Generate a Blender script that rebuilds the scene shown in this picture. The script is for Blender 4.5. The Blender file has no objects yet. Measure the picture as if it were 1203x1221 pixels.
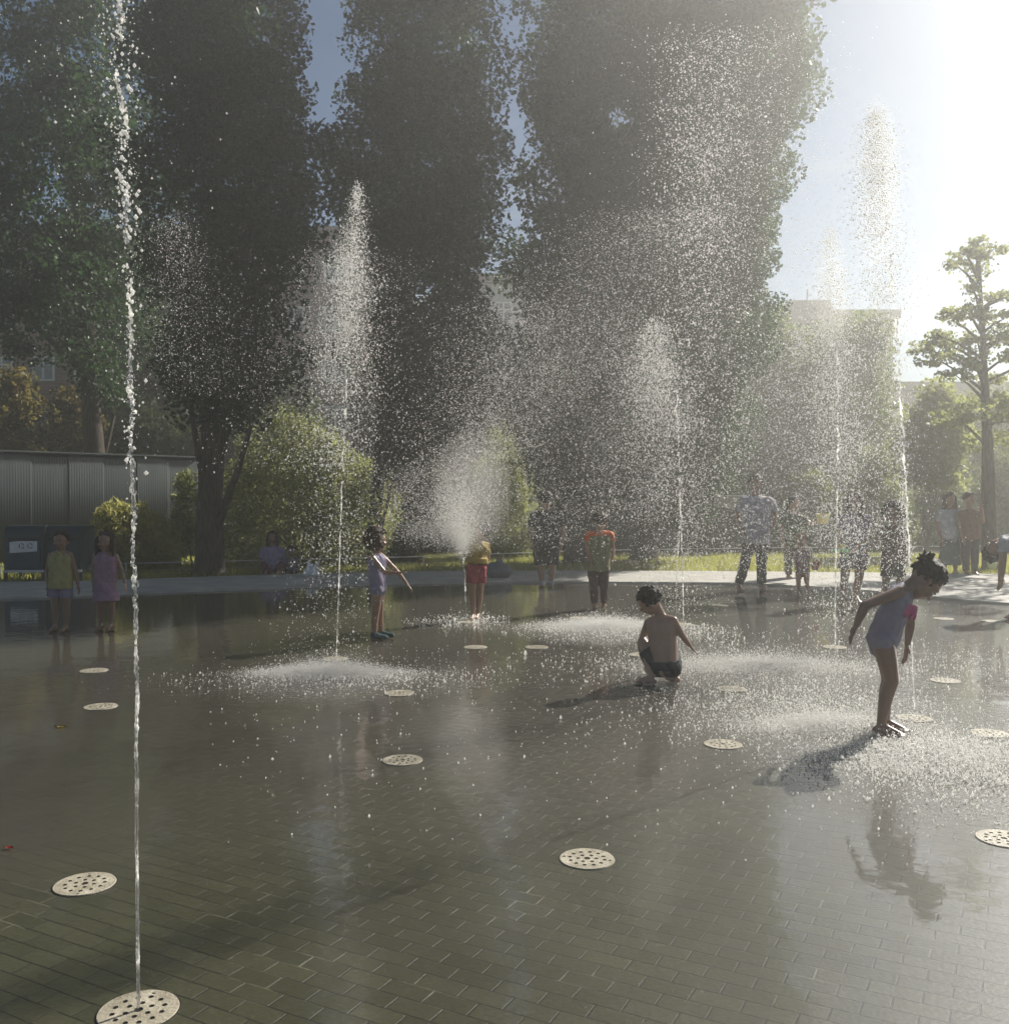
import bpy, bmesh, math, random
import numpy as np
from mathutils import Vector, Matrix, Quaternion, noise as mnoise

random.seed(11); rng = np.random.default_rng(11)
scene = bpy.context.scene
COL = scene.collection
PI = math.pi

# ------------------------------------------------------------------ camera geometry
F = 1150.0; CX, CY = 601.5, 610.5; HZ = 588.0; CH = 1.55
TH = math.atan((CY - HZ) / F)
FWD = Vector((0, math.cos(TH), -math.sin(TH))); UPV = Vector((0, math.sin(TH), math.cos(TH)))
def ray(px, py): return FWD + Vector((1, 0, 0)) * ((px - CX) / F) + UPV * ((CY - py) / F)
def U(px, py, y):
    d = ray(px, py); return Vector((0, 0, CH)) + d * (y / d.y)
def G(px, py, z=0.0):
    d = ray(px, py); return Vector((0, 0, CH)) + d * ((z - CH) / d.z)

# ------------------------------------------------------------------ object helpers
def link(o, parent=None):
    COL.objects.link(o)
    if parent is not None:
        o.parent = parent
        o.matrix_parent_inverse = Matrix.Translation(-parent.location) if parent.location.length else Matrix()
    return o
def tag(o, label=None, cat=None, group=None, kind=None):
    if label: o['label'] = label
    if cat: o['category'] = cat
    if group: o['group'] = group
    if kind: o['kind'] = kind
    return o
def empty(name, loc, label, cat, group=None):
    o = bpy.data.objects.new(name, None); o.location = loc; o.empty_display_size = .2
    COL.objects.link(o); return tag(o, label, cat, group)
def meshobj(name, me, m, parent=None, smooth=False):
    o = bpy.data.objects.new(name, me)
    if m is not None:
        me.materials.clear(); me.materials.append(m)
    if smooth: me.polygons.foreach_set('use_smooth', [True] * len(me.polygons))
    return link(o, parent)
def bmobj(name, bm, m, parent=None, smooth=False):
    me = bpy.data.meshes.new(name); bm.normal_update(); bm.to_mesh(me); bm.free()
    return meshobj(name, me, m, parent, smooth)
def npmesh(name, V, Fc):
    """V (n,3) array; Fc (m,k) index array"""
    me = bpy.data.meshes.new(name); V = np.asarray(V, np.float32); Fc = np.asarray(Fc, np.int32)
    n, k = Fc.shape
    me.vertices.add(len(V)); me.vertices.foreach_set('co', V.ravel())
    me.loops.add(n * k); me.loops.foreach_set('vertex_index', Fc.ravel())
    me.polygons.add(n); me.polygons.foreach_set('loop_start', np.arange(0, n * k, k, dtype=np.int32))
    me.update(calc_edges=True); me.validate(); return me
def bx(bm, lo, hi, mtx=None):
    lo, hi = Vector(lo), Vector(hi); c = (lo + hi) / 2; s = hi - lo
    M = Matrix.Translation(c) @ Matrix.Diagonal((s.x, s.y, s.z, 1))
    if mtx is not None: M = mtx @ M
    return bmesh.ops.create_cube(bm, size=1, matrix=M)['verts']
def bevel(bm, w, seg=2):
    bmesh.ops.bevel(bm, geom=bm.edges[:], offset=w, segments=seg, affect='EDGES', profile=.5)
def tube(bm, pts, rad, n=8, cap=True):
    pts = [Vector(p) for p in pts]; rings = []
    if not hasattr(rad, '__len__'): rad = [rad] * len(pts)
    for i, p in enumerate(pts):
        d = (pts[min(i + 1, len(pts) - 1)] - pts[max(i - 1, 0)]).normalized()
        a = d.orthogonal().normalized() if i == 0 else (a - d * a.dot(d)).normalized()
        b = d.cross(a)
        rings.append([bm.verts.new(p + (a * math.cos(2 * PI * k / n) + b * math.sin(2 * PI * k / n)) * rad[i]) for k in range(n)])
    for i in range(len(rings) - 1):
        for k in range(n):
            bm.faces.new((rings[i][k], rings[i][(k + 1) % n], rings[i + 1][(k + 1) % n], rings[i + 1][k]))
    if cap:
        bm.faces.new(rings[0][::-1]); bm.faces.new(rings[-1])

# ------------------------------------------------------------------ materials
def newmat(name):
    m = bpy.data.materials.new(name); m.use_nodes = True
    nt = m.node_tree; nt.nodes.clear()
    out = nt.nodes.new('ShaderNodeOutputMaterial'); return m, nt, out
def N(nt, t, **kw):
    n = nt.nodes.new(t)
    for k, v in kw.items():
        if k.startswith('i_'):
            key = k[2:]; key = int(key) if key.isdigit() else key.replace('_', ' ')
            n.inputs[key].default_value = v
        else: setattr(n, k, v)
    return n
def L(nt, a, b): nt.links.new(a, b)
def c4(c): return (c[0], c[1], c[2], 1)
def noisy(name, ca, cb, rough=.7, scale=6, detail=5, bump=.0, bscale=40, spec=.4, stretch=None, coat=0):
    m, nt, out = newmat(name)
    p = N(nt, 'ShaderNodeBsdfPrincipled'); p.inputs['Roughness'].default_value = rough
    p.inputs['Specular IOR Level'].default_value = spec; p.inputs['Coat Weight'].default_value = coat
    p.inputs['Coat Roughness'].default_value = .12
    g = N(nt, 'ShaderNodeNewGeometry'); src = g.outputs['Position']
    if stretch:
        mp = N(nt, 'ShaderNodeMapping'); mp.inputs['Scale'].default_value = stretch; L(nt, src, mp.inputs['Vector']); src = mp.outputs[0]
    nz = N(nt, 'ShaderNodeTexNoise', i_Scale=scale, i_Detail=detail); L(nt, src, nz.inputs['Vector'])
    cr = N(nt, 'ShaderNodeValToRGB'); cr.color_ramp.elements[0].position = .3; cr.color_ramp.elements[1].position = .7
    cr.color_ramp.elements[0].color = c4(ca); cr.color_ramp.elements[1].color = c4(cb)
    L(nt, nz.outputs[0], cr.inputs[0]); L(nt, cr.outputs[0], p.inputs['Base Color'])
    if bump:
        n2 = N(nt, 'ShaderNodeTexNoise', i_Scale=bscale, i_Detail=4); L(nt, src, n2.inputs['Vector'])
        b = N(nt, 'ShaderNodeBump', i_Strength=bump, i_Distance=.02); L(nt, n2.outputs[0], b.inputs['Height']); L(nt, b.outputs[0], p.inputs['Normal'])
    L(nt, p.outputs[0], out.inputs[0]); return m
def leafmat(name, ca, cb, tr=.45, scale=3.0):
    m, nt, out = newmat(name)
    g = N(nt, 'ShaderNodeNewGeometry')
    nz = N(nt, 'ShaderNodeTexNoise', i_Scale=scale, i_Detail=6); nz.inputs['Roughness'].default_value = .75
    L(nt, g.outputs['Position'], nz.inputs['Vector'])
    cr = N(nt, 'ShaderNodeValToRGB'); cr.color_ramp.elements[0].position = .3; cr.color_ramp.elements[1].position = .72
    cr.color_ramp.elements[0].color = c4(ca); cr.color_ramp.elements[1].color = c4(cb); L(nt, nz.outputs[0], cr.inputs[0])
    d = N(nt, 'ShaderNodeBsdfPrincipled'); d.inputs['Roughness'].default_value = .5; d.inputs['Specular IOR Level'].default_value = .18
    L(nt, cr.outputs[0], d.inputs['Base Color'])
    t = N(nt, 'ShaderNodeBsdfTranslucent')
    hs = N(nt, 'ShaderNodeHueSaturation', i_Hue=.485, i_Saturation=1.0, i_Value=2.1); L(nt, cr.outputs[0], hs.inputs['Color']); L(nt, hs.outputs[0], t.inputs['Color'])
    mx = N(nt, 'ShaderNodeMixShader', i_0=tr); L(nt, d.outputs[0], mx.inputs[1]); L(nt, t.outputs[0], mx.inputs[2])
    L(nt, mx.outputs[0], out.inputs[0]); return m

def water_mat(name, glassy=.3):
    m, nt, out = newmat(name)
    t = N(nt, 'ShaderNodeBsdfTranslucent'); t.inputs['Color'].default_value = (.97, .96, .93, 1)
    d = N(nt, 'ShaderNodeBsdfDiffuse'); d.inputs['Color'].default_value = (.85, .86, .86, 1)
    m1 = N(nt, 'ShaderNodeMixShader', i_0=.2); L(nt, t.outputs[0], m1.inputs[1]); L(nt, d.outputs[0], m1.inputs[2])
    g = N(nt, 'ShaderNodeBsdfGlass'); g.inputs['IOR'].default_value = 1.33; g.inputs['Roughness'].default_value = .05
    m2 = N(nt, 'ShaderNodeMixShader', i_0=glassy); L(nt, m1.outputs[0], m2.inputs[1]); L(nt, g.outputs[0], m2.inputs[2])
    L(nt, m2.outputs[0], out.inputs[0]); return m
def stream_mat():
    m, nt, out = newmat('water_stream')
    g = N(nt, 'ShaderNodeNewGeometry'); mp = N(nt, 'ShaderNodeMapping'); mp.inputs['Scale'].default_value = (1, 1, .22); L(nt, g.outputs['Position'], mp.inputs['Vector'])
    nz = N(nt, 'ShaderNodeTexNoise', i_Scale=150, i_Detail=3); L(nt, mp.outputs[0], nz.inputs['Vector'])
    b = N(nt, 'ShaderNodeBump', i_Strength=.8, i_Distance=.006); L(nt, nz.outputs[0], b.inputs['Height'])
    gl = N(nt, 'ShaderNodeBsdfGlass'); gl.inputs['IOR'].default_value = 1.33; gl.inputs['Roughness'].default_value = .03; L(nt, b.outputs[0], gl.inputs['Normal'])
    t = N(nt, 'ShaderNodeBsdfTranslucent'); t.inputs['Color'].default_value = (.97, .96, .93, 1); L(nt, b.outputs[0], t.inputs['Normal'])
    n2 = N(nt, 'ShaderNodeTexNoise', i_Scale=34, i_Detail=3); L(nt, mp.outputs[0], n2.inputs['Vector'])
    sx = N(nt, 'ShaderNodeSeparateXYZ'); L(nt, g.outputs['Position'], sx.inputs[0])
    up = N(nt, 'ShaderNodeMapRange', i_1=0, i_2=1.6, i_3=-.08, i_4=.06); L(nt, sx.outputs[2], up.inputs[0])
    ad = N(nt, 'ShaderNodeMath', operation='ADD'); L(nt, n2.outputs[0], ad.inputs[0]); L(nt, up.outputs[0], ad.inputs[1])
    mr = N(nt, 'ShaderNodeMapRange', i_1=.42, i_2=.62, i_3=.05, i_4=.85); L(nt, ad.outputs[0], mr.inputs[0])
    mx = N(nt, 'ShaderNodeMixShader'); L(nt, mr.outputs[0], mx.inputs[0]); L(nt, gl.outputs[0], mx.inputs[1]); L(nt, t.outputs[0], mx.inputs[2])
    L(nt, mx.outputs[0], out.inputs[0]); return m
DROPS = water_mat('water_drops', .12); STREAM = stream_mat()

# splash zones on the plaza: (px, py, radius px)
SPLASH = [(395, 803), (722, 747), (900, 795), (990, 868), (1130, 905)]
def plaza_mat():
    m, nt, out = newmat('wet_brick_paving')
    p = N(nt, 'ShaderNodeBsdfPrincipled')
    g = N(nt, 'ShaderNodeNewGeometry')
    mp = N(nt, 'ShaderNodeMapping'); mp.inputs['Rotation'].default_value = (0, 0, math.radians(28)); L(nt, g.outputs['Position'], mp.inputs['Vector'])
    wob = N(nt, 'ShaderNodeTexNoise', i_Scale=3.5, i_Detail=2); L(nt, mp.outputs[0], wob.inputs['Vector'])
    ad = N(nt, 'ShaderNodeVectorMath', operation='SCALE'); ad.inputs['Scale'].default_value = .012; L(nt, wob.outputs['Color'], ad.inputs[0])
    a2 = N(nt, 'ShaderNodeVectorMath', operation='ADD'); L(nt, mp.outputs[0], a2.inputs[0]); L(nt, ad.outputs[0], a2.inputs[1])
    br = N(nt, 'ShaderNodeTexBrick'); br.offset = .5
    for k, v in dict(Scale=1, Mortar_Size=.0038, Mortar_Smooth=.25, Bias=0, Brick_Width=.158, Row_Height=.079).items(): br.inputs[k.replace('_', ' ')].default_value = v
    br.inputs['Color1'].default_value = (.034, .035, .017, 1); br.inputs['Color2'].default_value = (.049, .049, .026, 1)
    L(nt, a2.outputs[0], br.inputs['Vector'])
    # mortar: dark grout with pale sandy stretches
    n1 = N(nt, 'ShaderNodeTexNoise', i_Scale=2.6, i_Detail=5); L(nt, mp.outputs[0], n1.inputs['Vector'])
    cr = N(nt, 'ShaderNodeValToRGB'); e = cr.color_ramp.elements
    e[0].position = .57; e[0].color = (.016, .015, .009, 1); e[1].position = .72; e[1].color = (.15, .14, .09, 1)
    L(nt, n1.outputs[0], cr.inputs[0]); L(nt, cr.outputs[0], br.inputs['Mortar'])
    # grime / tone
    n2 = N(nt, 'ShaderNodeTexNoise', i_Scale=.9, i_Detail=8); n2.inputs['Roughness'].default_value = .65; L(nt, g.outputs['Position'], n2.inputs['Vector'])
    n3 = N(nt, 'ShaderNodeTexNoise', i_Scale=60, i_Detail=4); L(nt, g.outputs['Position'], n3.inputs['Vector'])
    mr = N(nt, 'ShaderNodeMapRange', i_1=.3, i_2=.7, i_3=.75, i_4=1.3); L(nt, n2.outputs[0], mr.inputs[0])
    mr3 = N(nt, 'ShaderNodeMapRange', i_1=.3, i_2=.7, i_3=.8, i_4=1.2); L(nt, n3.outputs[0], mr3.inputs[0])
    mm = N(nt, 'ShaderNodeMath', operation='MULTIPLY'); L(nt, mr.outputs[0], mm.inputs[0]); L(nt, mr3.outputs[0], mm.inputs[1])
    mv = N(nt, 'ShaderNodeVectorMath', operation='SCALE'); L(nt, br.outputs['Color'], mv.inputs[0]); L(nt, mm.outputs[0], mv.inputs['Scale'])
    sy = N(nt, 'ShaderNodeSeparateXYZ'); L(nt, g.outputs['Position'], sy.inputs[0])
    nw = N(nt, 'ShaderNodeTexNoise', i_Scale=.55, i_Detail=6); L(nt, g.outputs['Position'], nw.inputs['Vector'])
    nwm = N(nt, 'ShaderNodeMapRange', i_1=.3, i_2=.7, i_3=-1.3, i_4=1.3); nwm.clamp = False; L(nt, nw.outputs[0], nwm.inputs[0])
    sa = N(nt, 'ShaderNodeMath', operation='ADD'); L(nt, sy.outputs[1], sa.inputs[0]); L(nt, nwm.outputs[0], sa.inputs[1])
    film = N(nt, 'ShaderNodeMapRange', i_1=3.2, i_2=5.2, i_3=.12, i_4=.90); L(nt, sa.outputs[0], film.inputs[0])
    fm = N(nt, 'ShaderNodeMixRGB'); fm.inputs['Color2'].default_value = (.054, .049, .034, 1); L(nt, film.outputs[0], fm.inputs['Fac']); L(nt, mv.outputs[0], fm.inputs['Color1'])
    L(nt, fm.outputs[0], p.inputs['Base Color'])
    p.inputs['Roughness'].default_value = .42; p.inputs['Specular IOR Level'].default_value = .3
    # brick relief, fine grit
    inv = N(nt, 'ShaderNodeMath', operation='SUBTRACT'); inv.inputs[0].default_value = 1; L(nt, br.outputs['Fac'], inv.inputs[1])
    b1 = N(nt, 'ShaderNodeBump', i_Strength=.5, i_Distance=.006); L(nt, inv.outputs[0], b1.inputs['Height'])
    b1b = N(nt, 'ShaderNodeBump', i_Strength=.25, i_Distance=.004); L(nt, n3.outputs[0], b1b.inputs['Height']); L(nt, b1.outputs[0], b1b.inputs['Normal'])
    L(nt, b1b.outputs[0], p.inputs['Normal'])
    # water film on top: ripples everywhere, stronger around the falling jets
    sep = None
    mask = None
    for (px, py) in SPLASH:
        c = G(px, py)
        ds = N(nt, 'ShaderNodeVectorMath', operation='DISTANCE'); ds.inputs[1].default_value = c; L(nt, g.outputs['Position'], ds.inputs[0])
        r = N(nt, 'ShaderNodeMapRange', i_1=.2, i_2=1.7, i_3=1, i_4=0); L(nt, ds.outputs['Value'], r.inputs[0])
        if mask is None: mask = r.outputs[0]
        else:
            mx = N(nt, 'ShaderNodeMath', operation='MAXIMUM'); L(nt, mask, mx.inputs[0]); L(nt, r.outputs[0], mx.inputs[1]); mask = mx.outputs[0]
    r1 = N(nt, 'ShaderNodeTexNoise', i_Scale=5, i_Detail=3); L(nt, g.outputs['Position'], r1.inputs['Vector'])
    r2 = N(nt, 'ShaderNodeTexNoise', i_Scale=28, i_Detail=3); L(nt, g.outputs['Position'], r2.inputs['Vector'])
    st = N(nt, 'ShaderNodeMapRange', i_1=0, i_2=1, i_3=.02, i_4=.9); L(nt, mask, st.inputs[0])
    w1 = N(nt, 'ShaderNodeBump', i_Strength=.045, i_Distance=.06); L(nt, r1.outputs[0], w1.inputs['Height'])
    w2 = N(nt, 'ShaderNodeBump', i_Distance=.012); L(nt, st.outputs[0], w2.inputs['Strength']); L(nt, r2.outputs[0], w2.inputs['Height']); L(nt, w1.outputs[0], w2.inputs['Normal'])
    # a little of the paving relief comes through the film
    fi = N(nt, 'ShaderNodeMapRange', i_1=0, i_2=1, i_3=.07, i_4=.0); L(nt, film.outputs[0], fi.inputs[0])
    w3 = N(nt, 'ShaderNodeBump', i_Distance=.006); L(nt, fi.outputs[0], w3.inputs['Strength']); L(nt, inv.outputs[0], w3.inputs['Height']); L(nt, w2.outputs[0], w3.inputs['Normal'])
    p.inputs['Coat Weight'].default_value = 1; p.inputs['Coat IOR'].default_value = 1.5
    cro = N(nt, 'ShaderNodeMapRange', i_1=.35, i_2=.68, i_3=.008, i_4=.05); L(nt, n2.outputs[0], cro.inputs[0]); L(nt, cro.outputs[0], p.inputs['Coat Roughness'])
    L(nt, w3.outputs[0], p.inputs['Coat Normal'])
    L(nt, p.outputs[0], out.inputs[0]); return m

M = {}
M['concrete'] = noisy('pale_paving', (.32, .31, .275), (.46, .44, .39), .75, 3, 6, .2, 60)
M['soil'] = noisy('park_ground', (.07, .075, .03), (.13, .12, .055), .95, 2, 6)
M['grass'] = leafmat('grass_blades', (.14, .16, .035), (.26, .27, .075), .58, 1.2)
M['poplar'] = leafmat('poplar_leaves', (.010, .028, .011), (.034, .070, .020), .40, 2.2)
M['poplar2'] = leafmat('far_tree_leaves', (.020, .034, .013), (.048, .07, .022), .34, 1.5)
M['plane'] = leafmat('plane_tree_leaves', (.05, .075, .02), (.12, .15, .045), .5, 2)
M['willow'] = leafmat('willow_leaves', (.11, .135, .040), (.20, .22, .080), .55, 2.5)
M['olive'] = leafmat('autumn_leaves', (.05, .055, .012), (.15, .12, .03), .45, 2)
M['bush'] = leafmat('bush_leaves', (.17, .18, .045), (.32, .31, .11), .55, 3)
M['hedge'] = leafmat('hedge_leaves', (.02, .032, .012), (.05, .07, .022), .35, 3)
M['bark'] = noisy('bark', (.035, .028, .022), (.11, .09, .07), .9, 5, 8, .9, 22, .2, (6, 6, 1))
M['bark_pale'] = noisy('pale_bark', (.10, .085, .065), (.20, .17, .13), .9, 5, 8, .8, 22, .2, (5, 5, 1))
M['brick'] = None
M['steel'] = noisy('galvanised_rail', (.45, .45, .43), (.62, .62, .58), .35, 20, 3)
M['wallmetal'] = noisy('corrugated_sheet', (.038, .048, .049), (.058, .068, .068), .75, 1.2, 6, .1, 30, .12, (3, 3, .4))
M['cover'] = noisy('drain_metal', (.22, .195, .14), (.44, .40, .31), .5, 14, 9, .3, 90, .4)
M['dark'] = noisy('drain_dark', (.006, .006, .005), (.012, .012, .010), .6, 30)
M['binblue'] = noisy('bin_blue_plastic', (.012, .03, .055), (.018, .045, .075), .4, 6)
M['bingrey'] = noisy('bin_dark_plastic', (.018, .028, .032), (.028, .04, .045), .4, 6)
M['binframe'] = noisy('bin_frame_metal', (.03, .035, .035), (.05, .055, .055), .45, 10)
M['sticker'] = noisy('white_sticker', (.55, .56, .56), (.7, .7, .7), .5, 10)
M['ink'] = noisy('dark_ink', (.05, .06, .08), (.08, .09, .1), .5, 10)
M['glass'] = noisy('window_glass', (.05, .07, .09), (.10, .13, .16), .08, 3, 2, 0, 1, .8)
M['frame'] = noisy('white_window_frame', (.62, .62, .60), (.72, .72, .70), .5, 6)
def skinmat(n, c): return noisy('skin_' + n, [x * .88 for x in c], [x * 1.08 for x in c], .36, 9, 4, .05, 60, .45, coat=.25)
def cloth(n, c, w=0): return noisy('cloth_' + n, [x * .55 for x in c], [x * .78 for x in c], .75, 14, 5, .25, 30, .3)
SK = [skinmat('tan', (.30, .165, .10)), skinmat('deep', (.21, .12, .08)), skinmat('fair', (.42, .26, .18)), skinmat('warm', (.37, .23, .165))]
HAIRB = noisy('hair_black', (.010, .008, .006), (.03, .022, .016), .62, 60, 4, .4, 160, .25)
HAIRD = noisy('hair_brown', (.035, .02, .011), (.08, .048, .025), .62, 60, 4, .4, 160, .25)
HAIRL = noisy('hair_blond', (.28, .17, .08), (.45, .30, .15), .62, 60, 4, .4, 160, .25)
EYEW = noisy('eye_white', (.30, .29, .27), (.36, .35, .33), .4, 10); EYED = noisy('eye_dark', (.02, .012, .008), (.03, .02, .012), .15, 10)
LIP = noisy('lip', (.25, .09, .07), (.3, .11, .09), .4, 10)

def brickwall(name, c1, c2, mort):
    m, nt, out = newmat(name)
    p = N(nt, 'ShaderNodeBsdfPrincipled'); p.inputs['Roughness'].default_value = .85
    g = N(nt, 'ShaderNodeNewGeometry'); sx = N(nt, 'ShaderNodeSeparateXYZ'); L(nt, g.outputs['Position'], sx.inputs[0])
    a = N(nt, 'ShaderNodeMath', operation='ADD'); L(nt, sx.outputs[0], a.inputs[0]); L(nt, sx.outputs[1], a.inputs[1])
    cb = N(nt, 'ShaderNodeCombineXYZ'); L(nt, a.outputs[0], cb.inputs[0]); L(nt, sx.outputs[2], cb.inputs[1])
    br = N(nt, 'ShaderNodeTexBrick'); br.inputs['Scale'].default_value = 1; br.inputs['Brick Width'].default_value = .5; br.inputs['Row Height'].default_value = .16; br.inputs['Mortar Size'].default_value = .015
    br.inputs['Color1'].default_value = c4(c1); br.inputs['Color2'].default_value = c4(c2); br.inputs['Mortar'].default_value = c4(mort)
    L(nt, cb.outputs[0], br.inputs['Vector'])
    nz = N(nt, 'ShaderNodeTexNoise', i_Scale=.35, i_Detail=6); L(nt, g.outputs['Position'], nz.inputs['Vector'])
    mr = N(nt, 'ShaderNodeMapRange', i_1=.3, i_2=.7, i_3=.8, i_4=1.15); L(nt, nz.outputs[0], mr.inputs[0])
    v = N(nt, 'ShaderNodeVectorMath', operation='SCALE'); L(nt, br.outputs['Color'], v.inputs[0]); L(nt, mr.outputs[0], v.inputs['Scale'])
    L(nt, v.outputs[0], p.inputs['Base Color']); L(nt, p.outputs[0], out.inputs[0]); return m
M['brick'] = brickwall('red_brick', (.15, .075, .055), (.20, .10, .07), (.19, .165, .14))
M['tanbrick'] = brickwall('tan_brick', (.27, .20, .15), (.33, .25, .19), (.3, .27, .23))
M['palewall'] = noisy('pale_render', (.42, .42, .42), (.52, .52, .51), .8, .6, 5)
M['darkwall'] = noisy('dark_stone_wall', (.045, .05, .045), (.09, .095, .085), .85, 2.5, 6, .4, 12)
M['roof'] = noisy('brown_roof', (.10, .065, .055), (.16, .10, .085), .8, 1, 5)

# ------------------------------------------------------------------ people
def icopts(sub=2):
    bm = bmesh.new(); bmesh.ops.create_icosphere(bm, subdivisions=sub, radius=1)
    P = np.array([v.co[:] for v in bm.verts]); bm.free(); return P
ICO = icopts(2); ICO1 = icopts(1)
def hullpts(bm, pts):
    vs = [bm.verts.new(p) for p in pts]
    r = bmesh.ops.convex_hull(bm, input=vs)
    junk = [g for g in r['geom_interior'] + r['geom_unused'] if isinstance(g, bmesh.types.BMVert) and g.is_valid]
    if junk: bmesh.ops.delete(bm, geom=list(set(junk)), context='VERTS')
def cap(bm, a, ra, b, rb, ico=None):
    I = ICO if ico is None else ico
    a, b = np.array(a), np.array(b)
    hullpts(bm, np.vstack([I * ra + a, I * rb + b]))
def cone(bm, a, ra, b, rb, n=20, flat=1.0, fl_axis=None):
    """flat-ended frustum a->b (for hems)"""
    a, b = Vector(a), Vector(b); d = (b - a).normalized()
    x = d.orthogonal().normalized()
    if fl_axis is not None:
        x = (Vector(fl_axis) - d * d.dot(Vector(fl_axis))).normalized()
    y = d.cross(x)
    pts = []
    for p, r in ((a, ra), (b, rb)):
        pts += [p + (x * math.cos(2 * PI * k / n) + y * math.sin(2 * PI * k / n) * flat) * r for k in range(n)]
    hullpts(bm, pts)
def ell(bm, c, ax, radii, ico=None):
    """ax = (x,y,z) unit vectors"""
    I = ICO if ico is None else ico
    A = np.array([list(v) for v in ax]); P = (I * np.array(radii)) @ A + np.array(c)
    hullpts(bm, P)
def fuse(bm, voxel, smooth=4, name='tmp'):
    me = bpy.data.meshes.new(name); bm.to_mesh(me); bm.free()
    o = bpy.data.objects.new(name, me); COL.objects.link(o)
    r = o.modifiers.new('r', 'REMESH'); r.mode = 'VOXEL'; r.voxel_size = voxel; r.use_smooth_shade = True
    if smooth:
        s = o.modifiers.new('s', 'SMOOTH'); s.factor = .5; s.iterations = smooth
    dg = bpy.context.evaluated_depsgraph_get()
    res = bpy.data.meshes.new_from_object(o.evaluated_get(dg))
    bpy.data.objects.remove(o); bpy.data.meshes.remove(me)
    res.name = name; return res

def hand(bm, w, d, side, s, curl=.35):
    """w wrist, d direction of the hand, side = direction the thumb leaves to, s = body height"""
    d = d.normalized(); t = (side - d * side.dot(d)).normalized(); n = d.cross(t)
    hl = .105 * s; r = max(.0062, .0068 * s)
    pc = w + d * hl * .28
    ell(bm, pc, (t, n, d), (hl * .22, hl * .10, hl * .30))
    base = w + d * hl * .48
    for k, (off, ln) in enumerate(((.17, .44), (.06, .50), (-.06, .47), (-.17, .37))):
        p = base + t * hl * off; dd = (d + t * off * .35).normalized()
        for seg, (fr, rr) in enumerate(((.45, 1), (.32, .92), (.25, .82))):
            q = p + dd * hl * ln * fr
            cap(bm, p, r * rr, q, r * rr * .93, ICO1); p = q
            dd = (dd * math.cos(curl) + n * math.sin(curl)).normalized()
    p = w + d * hl * .12 + t * hl * .16; dd = (d * .65 + t * .75).normalized()
    for fr in (.26, .2):
        q = p + dd * hl * fr; cap(bm, p, r * 1.15, q, r, ICO1); p = q; dd = (dd + d * .5 + n * .2).normalized()

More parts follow.
